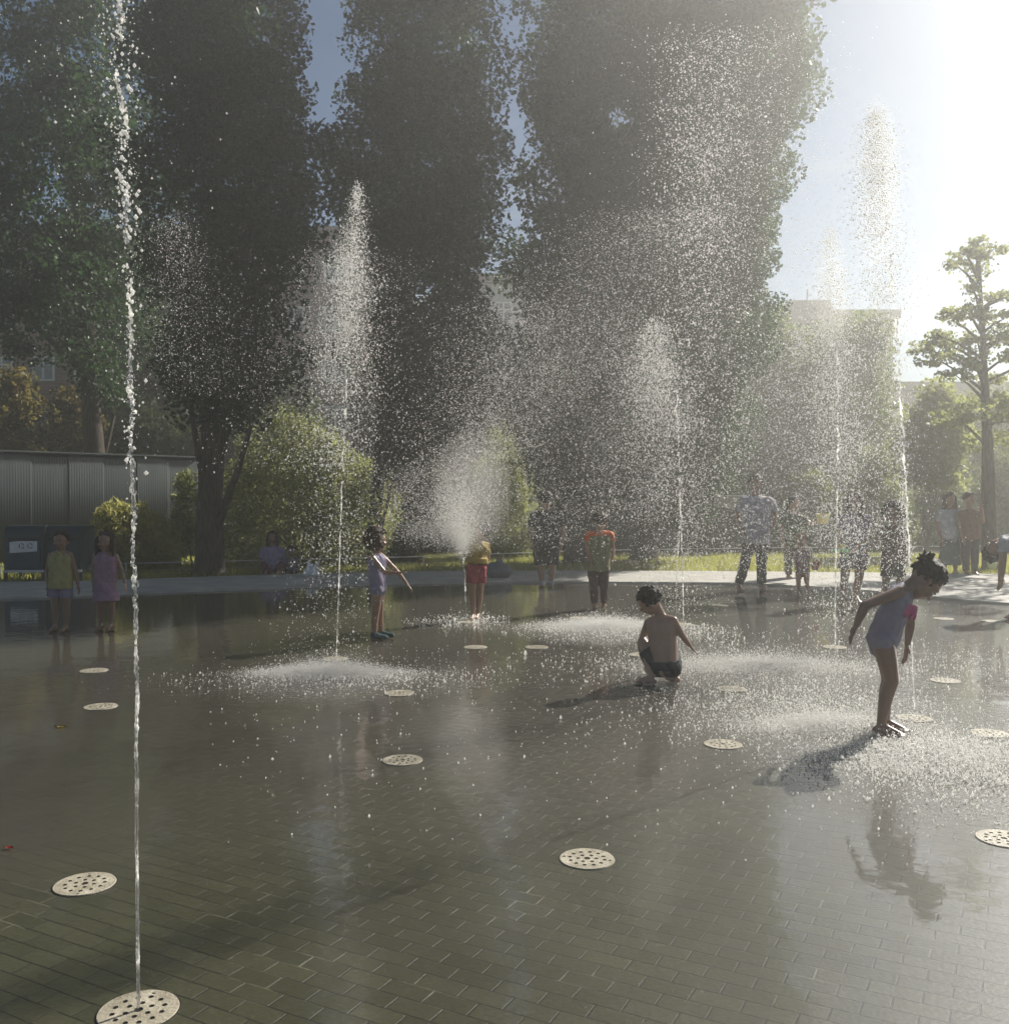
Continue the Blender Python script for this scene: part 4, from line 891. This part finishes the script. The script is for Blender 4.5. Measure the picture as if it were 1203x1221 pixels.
tree('park_tree', 'pale green leafy tree in front of the tan tower', 1005, 31,
     [(640, 960, 1045), (580, 925, 1075), (500, 930, 1070), (430, 940, 1066), (395, 975, 1062), (378, 1020, 1055)], 420, 70, .55, .13, M['plane'], .16, 'bark_pale', seed=31)
tree('park_tree', 'round green tree left of the tan tower, behind the tall adult', 915, 30.5,
     [(640, 870, 950), (560, 850, 975), (470, 862, 965), (400, 880, 950), (372, 900, 930)], 330, 70, .55, .13, M['plane'], .16, 'bark_pale', seed=32)
tree('young_tree', 'young tree with a thin leaning trunk behind the white top', 1104, 24,
     [(575, 1068, 1150), (530, 1060, 1165), (490, 1072, 1160), (468, 1090, 1140)], 200, 60, .42, .11, M['willow'], .07, 'bark_pale', seed=33, limbs=6)
tree('park_tree', 'green tree below the tiered tree, at the right edge', 1225, 36,
     [(640, 1170, 1290), (560, 1130, 1300), (490, 1140, 1300), (462, 1180, 1270)], 320, 60, .55, .14, M['plane'], .16, 'bark_pale', seed=34)
tree('park_tree', 'loose leafy crown added at the right edge beside the tiered tree to shade the path', 1345, 20.3,
     [(500, 1240, 1440), (450, 1205, 1470), (390, 1196, 1480), (320, 1215, 1460), (262, 1290, 1400)], 75, 55, .42, .12, M['plane'], .14, 'bark_pale', seed=35)  # tree added to dapple the pale path with shade
# plane tree with separate tiers on the right
def tier_tree():
    D = 19.2; bx_ = U(1180, 600, D).x
    root = empty('plane_tree', (bx_, D, -.03), 'tall tree with separate leafy tiers on a straight trunk at right', 'tree')
    tiers = [(1166, 288, 7, 8), (1164, 304, 12, 10), (1150, 300, 20, 5), (1185, 297, 18, 5), (1140, 316, 15, 6), (1168, 322, 12, 10), (1160, 345, 11, 12), (1196, 352, 20, 8), (1152, 372, 17, 10),
             (1136, 382, 14, 14), (1168, 378, 14, 14), (1197, 380, 18, 9), (1120, 400, 14, 10), (1098, 414, 20, 7), (1130, 412, 30, 12), (1165, 408, 24, 14), (1200, 402, 22, 10), (1120, 430, 26, 9), (1160, 432, 26, 10), (1205, 425, 22, 8),
             (1240, 340, 24, 10), (1260, 380, 30, 12), (1250, 425, 30, 12), (1140, 448, 22, 8), (1180, 452, 22, 9), (1180, 480, 26, 12), (1215, 490, 40, 16), (1140, 500, 30, 14), (1180, 525, 34, 14)]
    P_ = []; LB = []
    for px, py, rx, ry in tiers:
        dy = random.uniform(-1, 1) * rx / F * D * 1.2; c = U(px, py, D + dy); k = D / F
        nc = int(4 + rx * ry / 20)
        for _ in range(nc):
            v = rng.normal(0, 1, 3); v /= np.linalg.norm(v); v *= rng.random() ** .4
            cc = np.array(c) + v * np.array([rx * k, rx * k * .9, ry * k])
            P_.append(cc + rng.normal(0, 1, (22, 3)) * np.array([.07, .07, .03]))
        o = Vector((bx_ + (U(1166, 300, D).x - bx_) * max(0, (c.z - 1) / 5.2), D, max(c.z - .25 - abs(c.x - bx_) * .25, .8)))
        LB.append(([o, o.lerp(c, .55) + Vector((0, 0, .04)), c], [.035, .022, .008]))
    meshobj('crown', leaves_mesh('crown', np.vstack(P_), .07), M['willow'], root)
    t = U(1166, 288, D)
    pts = [Vector((bx_, D, -.06)), Vector((bx_, D, .12)), Vector((bx_ - .02, D, 1.2)), Vector((bx_ - .04, D + .03, 2.6)), Vector(((bx_ + t.x) / 2, D, 4.2)), t]
    trunkmesh('trunk', pts, [.21, .145, .13, .11, .06, .012], M['bark_pale'], root, LB)
tier_tree()

def shrub(name, label, prof, D, nc, per, cr, leaf, m, aspect=.35, up=.25, seed=1, stems=9, cat_='shrub', group=None, rag=.3):
    A = np.array(prof, float); cxp = (A[0, 1] + A[0, 2]) / 2; b = U(cxp, 650, D)
    root = empty(name, (b.x, D, -.03), label, cat_, group)
    P_, cc = prof_pts(prof, D, nc, per, cr, seed, .05, .8, rag); P_[:, 2] = np.maximum(P_[:, 2], .0)
    meshobj('foliage', leaves_mesh('foliage', P_, leaf, aspect, up), m, root)
    bm = bmesh.new(); rr = random.Random(seed)
    for _ in range(stems):
        t = Vector(cc[rr.randrange(len(cc))].tolist()); s = Vector((b.x + rr.uniform(-.25, .25), D + rr.uniform(-.2, .2), -.05))
        tube(bm, [s, s.lerp(t, .5) + Vector((0, 0, .15)), t], [.025, .016, .006], 6)
    bmobj('stem', bm, M['bark'], root, True)
    return root
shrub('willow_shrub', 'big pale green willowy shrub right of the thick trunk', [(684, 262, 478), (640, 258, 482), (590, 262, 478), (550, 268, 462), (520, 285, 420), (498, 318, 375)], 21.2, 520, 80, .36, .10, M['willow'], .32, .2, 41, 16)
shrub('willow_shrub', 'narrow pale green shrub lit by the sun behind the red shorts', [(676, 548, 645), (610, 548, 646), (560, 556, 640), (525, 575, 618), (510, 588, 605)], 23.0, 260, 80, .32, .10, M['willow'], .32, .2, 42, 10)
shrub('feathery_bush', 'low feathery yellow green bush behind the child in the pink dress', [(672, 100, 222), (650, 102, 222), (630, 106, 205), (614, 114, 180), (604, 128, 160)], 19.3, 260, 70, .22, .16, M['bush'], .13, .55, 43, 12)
shrub('small_shrub', 'small green shrub at the fence right of the curly haired child', [(672, 462, 502), (650, 462, 500), (635, 468, 492)], 20.9, 80, 50, .2, .08, M['hedge'], .5, .2, 44, 5)
shrub('sapling', 'thin sapling against the corrugated fence left of the thick trunk', [(650, 205, 232), (600, 204, 236), (565, 212, 232)], 20.0, 60, 40, .2, .08, M['willow'], .5, .1, 45, 4)
HG = 'dark shrubs in the shade behind the low fence'
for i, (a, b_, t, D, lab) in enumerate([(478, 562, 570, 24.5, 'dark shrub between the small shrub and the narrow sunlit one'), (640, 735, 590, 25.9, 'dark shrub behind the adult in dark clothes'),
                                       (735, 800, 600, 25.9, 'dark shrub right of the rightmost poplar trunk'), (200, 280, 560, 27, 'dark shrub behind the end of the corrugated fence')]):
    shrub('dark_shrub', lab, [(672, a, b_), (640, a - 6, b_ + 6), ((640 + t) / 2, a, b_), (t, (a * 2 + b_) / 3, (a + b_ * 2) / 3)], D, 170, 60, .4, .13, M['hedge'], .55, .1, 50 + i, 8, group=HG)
for i, (a, b_, t, D, lab) in enumerate([(842, 905, 615, 27, 'green shrub between the dark stone wall and the tall adult'), (920, 1000, 565, 26, 'sunlit green shrub behind the toddler'), (1000, 1085, 540, 26.5, 'green shrub behind the person in violet'),
                                       (1085, 1150, 570, 28, 'pale shrub behind the white top'), (1150, 1240, 545, 28, 'shrub behind the plane tree trunk')]):
    shrub('green_shrub', lab, [(662, a, b_), (635, a - 6, b_ + 6), ((640 + t) / 2, a, b_), (t, (a * 2 + b_) / 3, (a + b_ * 2) / 3)], D, 190, 60, .4, .12, M['plane'], .5, .1, 60 + i, 8, group='green shrubs on the right behind the lawn')
for i, (a, b_, t, D, m, lab) in enumerate([(-40, 62, 448, 27.5, 'olive', 'yellow olive shrub above the fence at the left edge'), (50, 125, 458, 28.5, 'olive', 'rusty olive shrub above the fence, second from the left edge'), (118, 240, 482, 29, 'hedge', 'dark green shrub above the fence left of the thick trunk')]):
    shrub('tall_shrub', lab, [(650, a, b_), (560, a - 4, b_ + 4), ((560 + t) / 2, a, b_), (t, (a * 2 + b_) / 3, (a + b_ * 2) / 3)], D, 220, 60, .45, .14, M[m], .6, .1, 70 + i, 8)

# ------------------------------------------------------------------ corrugated fence at left, low rail fence, dark wall
def corrugated():
    A = Vector((U(-60, 560, 19.6).x, 19.6, 0)); B = Vector((U(236, 560, 24).x, 24, 0)); d = (B - A).normalized(); nrm = Vector((d.y, -d.x, 0)); T = (B - A).length
    root = empty('metal_fence', A, 'tall grey corrugated sheet fence at the left behind the bins', 'fence')
    npan = 7; W = T / npan; H0 = 2.42
    for i in range(npan):
        k = 56; V = []; off = .012 * (i % 2)
        for j in range(k + 1):
            s = i * W + W * j / k - (0.02 if j == 0 and i else 0); ph = j % 4
            dpt = (.005 if ph in (1, 2) else 0) + off
            p = A + d * s + nrm * dpt
            V += [(p.x, p.y, -.03), (p.x, p.y, H0)]
        Fc = [(2 * j, 2 * j + 2, 2 * j + 3, 2 * j + 1) for j in range(k)]
        o = meshobj('sheet_panel', npmesh('sheet_panel', V, Fc), M['wallmetal'], root)
        sm = o.modifiers.new('thick', 'SOLIDIFY'); sm.thickness = .004
        p = A + d * (i * W) - nrm * .06; bm = bmesh.new(); bx(bm, (p.x - .035, p.y - .035, -.05), (p.x + .035, p.y + .035, H0 - .05)); bmobj('post', bm, M['steel'], root)
    bm = bmesh.new(); tube(bm, [A + Vector((0, 0, H0 + .012)) + nrm * .02, B + Vector((0, 0, H0 + .012)) + nrm * .02], .03, 8); bmobj('cap_rail', bm, M['wallmetal'], root)
corrugated()
def low_fence():
    nodes = [(-60, 17.3), (0, 17.6), (150, 18.2), (260, 18.8), (380, 19.5), (505, 20.2), (600, 21.2), (700, 22.3), (820, 23.0), (950, 23.6), (1080, 24.0), (1260, 24.4)]
    P_ = [Vector((U(px, 660, D).x, D, .22)) for px, D in nodes]
    root = empty('low_fence', P_[0] * 1, 'ankle-high rail fence with wires along the back of the lawn', 'fence')
    bm = bmesh.new(); tube(bm, P_, .010, 6); bmobj('rail', bm, M['steel'], root)
    for z in (.08,):
        bm = bmesh.new(); tube(bm, [Vector((p.x, p.y + .01, z)) for p in P_], .003, 4); bmobj('wire', bm, M['steel'], root)
    for a, b in zip(P_, P_[1:]):
        k = max(1, int((b - a).length / 2.4))
        for q in range(k):
            p = a.lerp(b, q / k); bm = bmesh.new(); tube(bm, [(p.x, p.y, -.06), (p.x, p.y, .225)], .016, 6); bmobj('post', bm, M['steel'], root)
low_fence()
a, b = U(676, 600, 24.3), U(888, 600, 24.3)
root = empty('garden_wall', (a.x, 24.3, 0), 'dark stone garden wall with a pale concrete coping behind the fence', 'wall')
bm = bmesh.new(); bx(bm, (a.x, 24.3, -.05), (b.x, 24.6, 1.18)); bmobj('wall_face', bm, M['darkwall'], root)
bm = bmesh.new(); bx(bm, (a.x - .05, 24.24, 1.183), (b.x + .05, 24.66, 1.50)); bevel(bm, .02); bmobj('coping', bm, M['concrete'], root)

# ------------------------------------------------------------------ bins
def bin_(px, D, body, label, sticker, w=.70, h=.98):
    c = U(px, 650, D); x, y = c.x, D
    root = empty('recycling_bin', (x, y, -.03), label, 'bin', 'recycling bins on the grass')
    bm = bmesh.new(); hw = w / 2; dp = .30; prof = []
    pr = [(-dp, .16), (dp, .16), (dp, h - .16)] + [(dp - .14 + .14 * math.cos(a), h - .16 + .16 * math.sin(a)) for a in np.linspace(.2, PI / 2, 5)] + [(-dp + .14 - .14 * math.sin(a), h - .16 + .16 * math.cos(a)) for a in np.linspace(0, PI / 2, 6)]
    v0 = [bm.verts.new((x - hw, y + q[0], q[1])) for q in pr]; v1 = [bm.verts.new((x + hw, y + q[0], q[1])) for q in pr]
    for i in range(len(pr)): bm.faces.new((v0[i], v0[(i + 1) % len(pr)], v1[(i + 1) % len(pr)], v1[i]))
    bm.faces.new(v0[::-1]); bm.faces.new(v1); bmesh.ops.recalc_face_normals(bm, faces=bm.faces[:]); bevel(bm, .012)
    bmobj('hood', bm, M['bingrey'], root)
    bm = bmesh.new(); bx(bm, (x - hw + .05, y - dp - .022, .22), (x + hw - .05, y - dp - .002, h - .20)); bevel(bm, .008); bmobj('front_panel', bm, body, root)
    bm = bmesh.new(); bx(bm, (x - hw + .09, y - dp - .03, h - .27), (x + hw - .09, y - dp - .024, h - .22)); bmobj('slot', bm, M['dark'], root)
    if sticker:
        bm = bmesh.new(); vs = [bm.verts.new((x + q * hw * 2, y - dp - .0245, z)) for q, z in ((-.33, .50), (.36, .53), (.36, .74), (.10, .735), (-.33, .69))]
        f = bm.faces.new(vs); r = bmesh.ops.extrude_face_region(bm, geom=[f]); bmesh.ops.translate(bm, verts=[g for g in r['geom'] if isinstance(g, bmesh.types.BMVert)], vec=(0, -.003, 0))
        bmesh.ops.recalc_face_normals(bm, faces=bm.faces[:]); st = bmobj('sticker', bm, M['sticker'], root)
        bm = bmesh.new(); yy = y - dp - .0295
        for cx_ in (-.02, .13):
            for k in range(3):
                a0 = 2 * PI * k / 3 + .3; tube(bm, [(x + cx_ + .042 * math.cos(a0 + t), yy, .625 + .042 * math.sin(a0 + t)) for t in np.linspace(0, 1.5, 5)], .009, 4)
        bmobj('printed_mark', bm, M['ink'], st)
    for sx in (-1, 1):
        for sy in (-1, 1):
            bm = bmesh.new(); bx(bm, (x + sx * (hw - .02) - .025, y + sy * (dp - .03) - .025, -.05), (x + sx * (hw - .02) + .025, y + sy * (dp - .03) + .025, .20)); bmobj('leg', bm, M['binframe'], root)
    bm = bmesh.new(); bx(bm, (x - hw - .01, y - dp - .035, .155), (x + hw + .01, y - dp + .0, .20)); bevel(bm, .006); bmobj('bumper_bar', bm, M['steel'], root)
bin_(38, 17.2, M['binblue'], 'blue fronted recycling bin with a white sticker at the left edge', True)
bin_(84, 17.3, M['bingrey'], 'plain dark recycling bin behind the child in the yellow tank top', False, .66)

# ------------------------------------------------------------------ buildings
def window_meshes(w, h, dpt=.08):
    bm = bmesh.new(); t = .09
    for lo, hi in (((-w / 2, -.02, 0), (-w / 2 + t, dpt, h)), ((w / 2 - t, -.02, 0), (w / 2, dpt, h)), ((-w / 2 + t, -.02, 0), (w / 2 - t, dpt, t)), ((-w / 2 + t, -.02, h - t), (w / 2 - t, dpt, h)),
                   ((-t / 2, -.01, t), (t / 2, dpt, h - t)), ((-w / 2 + t, -.012, h * .62), (-t / 2, dpt, h * .62 + .06)), ((t / 2, -.012, h * .62), (w / 2 - t, dpt, h * .62 + .06))): bx(bm, lo, hi)
    f = bpy.data.meshes.new('window'); bm.to_mesh(f); bm.free(); f.materials.append(M['frame'])
    bm = bmesh.new(); bx(bm, (-w / 2 + t, .045, t), (w / 2 - t, .06, h - t))
    p = bpy.data.meshes.new('pane'); bm.to_mesh(p); bm.free(); p.materials.append(M['glass'])
    return f, p
def building(label, xl, xr, top_py, D, wm, cols, rows, ww, wh, floor=3.0, depth=12, roofm=None, z0=1.0, name='apartment_block', slab=True, winskip=0):
    x0, x1 = U(xl, 500, D).x, U(xr, 500, D).x; top = U(0, top_py, D).z
    root = empty(name, ((x0 + x1) / 2, D, 0), label, 'building')
    bm = bmesh.new(); bx(bm, (x0, D, -.02), (x1, D + depth, top)); bmobj('wall', bm, wm, root)
    bm = bmesh.new(); bx(bm, (x0 - .3, D - .3, top + .004), (x1 + .3, D + depth + .3, top + .45)); rf = bmobj('roof', bm, roofm or M['roof'], root)
    f, p = window_meshes(ww, wh); rr = random.Random(int(D))
    for j in range(rows):
        for i in range(cols):
            if rr.random() < winskip: continue
            xx = x0 + (x1 - x0) * (i + .5) / cols; zz = top - .9 - wh - floor * j
            if zz < .8: continue
            o = bpy.data.objects.new('window', f); o.location = (xx, D - .06, zz); link(o, root)
            q = bpy.data.objects.new('pane', p); COL.objects.link(q); q.parent = o
    return root, (x0, x1, top)
building('long red brick apartment block showing between the leaves at left', -220, 425, 283, 45, M['brick'], 13, 4, 1.05, 1.15, 2.3)
building('pale block glimpsed between the slim poplar and the broad one', 556, 645, 338, 48, M['palewall'], 3, 4, .9, 1.1, 2.4)
r_, (bx0, bx1, bt) = building('tan brick tower above the pale green tree at right', 940, 1064, 380, 52, M['tanbrick'], 5, 4, .8, 1.1, 2.4, 10, roofm=M['tanbrick'])
bm = bmesh.new(); bx(bm, (bx0 + .3, 53, bt + .455), (bx0 + 2.6, 56, bt + 1.2)); bmobj('stair_tower', bm, M['tanbrick'], r_)
bm = bmesh.new(); tube(bm, [(bx0 + 1.6, 54, bt + 1.2), (bx0 + 1.6, 54, bt + 2.0)], .05, 6); bmobj('aerial', bm, M['steel'], r_)
building('long low building with a brown roof at the right edge', 1066, 1400, 466, 50, M['tanbrick'], 10, 1, 1.4, 1.4, 3.1, 14, M['roof'], name='low_building')

# ------------------------------------------------------------------ air, sky, sun, camera
AZ, EL = 46.0, 35.0
m, nt, out = newmat('haze_air')
v = N(nt, 'ShaderNodeVolumePrincipled'); v.inputs['Color'].default_value = (.97, .97, .93, 1); v.inputs['Density'].default_value = .0063; v.inputs['Anisotropy'].default_value = .73
L(nt, v.outputs[0], out.inputs['Volume'])
bm = bmesh.new(); bx(bm, (-88, -9, -1.03), (88, 72, 14.9)); tag(bmobj('haze', bm, m), kind='stuff')

w = bpy.data.worlds.new('World'); scene.world = w; w.use_nodes = True; nt = w.node_tree; nt.nodes.clear()
out = N(nt, 'ShaderNodeOutputWorld'); bg = N(nt, 'ShaderNodeBackground', i_Strength=.034)
sky = N(nt, 'ShaderNodeTexSky', sky_type='NISHITA', sun_disc=False); sky.sun_elevation = math.radians(EL); sky.sun_rotation = math.radians(AZ)
sky.air_density = 1.0; sky.dust_density = .5; sky.ozone_density = 1.5; sky.altitude = 600
tc = N(nt, 'ShaderNodeTexCoord'); mp = N(nt, 'ShaderNodeMapping'); mp.inputs['Scale'].default_value = (4.5, 4.5, 22); L(nt, tc.outputs['Generated'], mp.inputs['Vector'])
nz = N(nt, 'ShaderNodeTexNoise', i_Scale=1.3, i_Detail=7); L(nt, mp.outputs[0], nz.inputs['Vector'])
cr = N(nt, 'ShaderNodeMapRange', i_1=.60, i_2=.70, i_3=0, i_4=.75); L(nt, nz.outputs[0], cr.inputs[0])
sx = N(nt, 'ShaderNodeSeparateXYZ'); L(nt, tc.outputs['Generated'], sx.inputs[0])
lo = N(nt, 'ShaderNodeMapRange', i_1=.06, i_2=.40, i_3=1, i_4=0); L(nt, sx.outputs[2], lo.inputs[0])
mu = N(nt, 'ShaderNodeMath', operation='MULTIPLY'); L(nt, cr.outputs[0], mu.inputs[0]); L(nt, lo.outputs[0], mu.inputs[1])
mx = N(nt, 'ShaderNodeMixRGB'); mx.inputs['Color2'].default_value = (9, 9, 9, 1); L(nt, mu.outputs[0], mx.inputs['Fac']); L(nt, sky.outputs[0], mx.inputs['Color1'])
L(nt, mx.outputs[0], bg.inputs['Color']); L(nt, bg.outputs[0], out.inputs[0])

S = Vector((math.sin(math.radians(AZ)) * math.cos(math.radians(EL)), math.cos(math.radians(AZ)) * math.cos(math.radians(EL)), math.sin(math.radians(EL))))
sd = bpy.data.lights.new('sun', 'SUN'); sd.energy = 5.0; sd.angle = math.radians(.5); sd.color = (1, .95, .87)
so = bpy.data.objects.new('sun', sd); so.rotation_euler = S.to_track_quat('Z', 'Y').to_euler(); so.location = S * 60; COL.objects.link(so)

cd = bpy.data.cameras.new('camera'); cd.sensor_fit = 'HORIZONTAL'; cd.sensor_width = 36; cd.lens = F / 1203 * 36; cd.clip_end = 2000; cd.clip_start = .05
co = bpy.data.objects.new('camera', cd); co.location = (0, 0, CH); co.rotation_euler = (PI / 2 - TH, 0, 0); COL.objects.link(co); scene.camera = co

scene.view_settings.view_transform = 'Standard'; scene.view_settings.look = 'None'; scene.view_settings.exposure = .83; scene.view_settings.gamma = 1
cy_ = scene.cycles; cy_.use_denoising = True; cy_.volume_bounces = 1; cy_.max_bounces = 8; cy_.transparent_max_bounces = 8; cy_.sample_clamp_indirect = 6; cy_.caustics_reflective = False; cy_.caustics_refractive = False
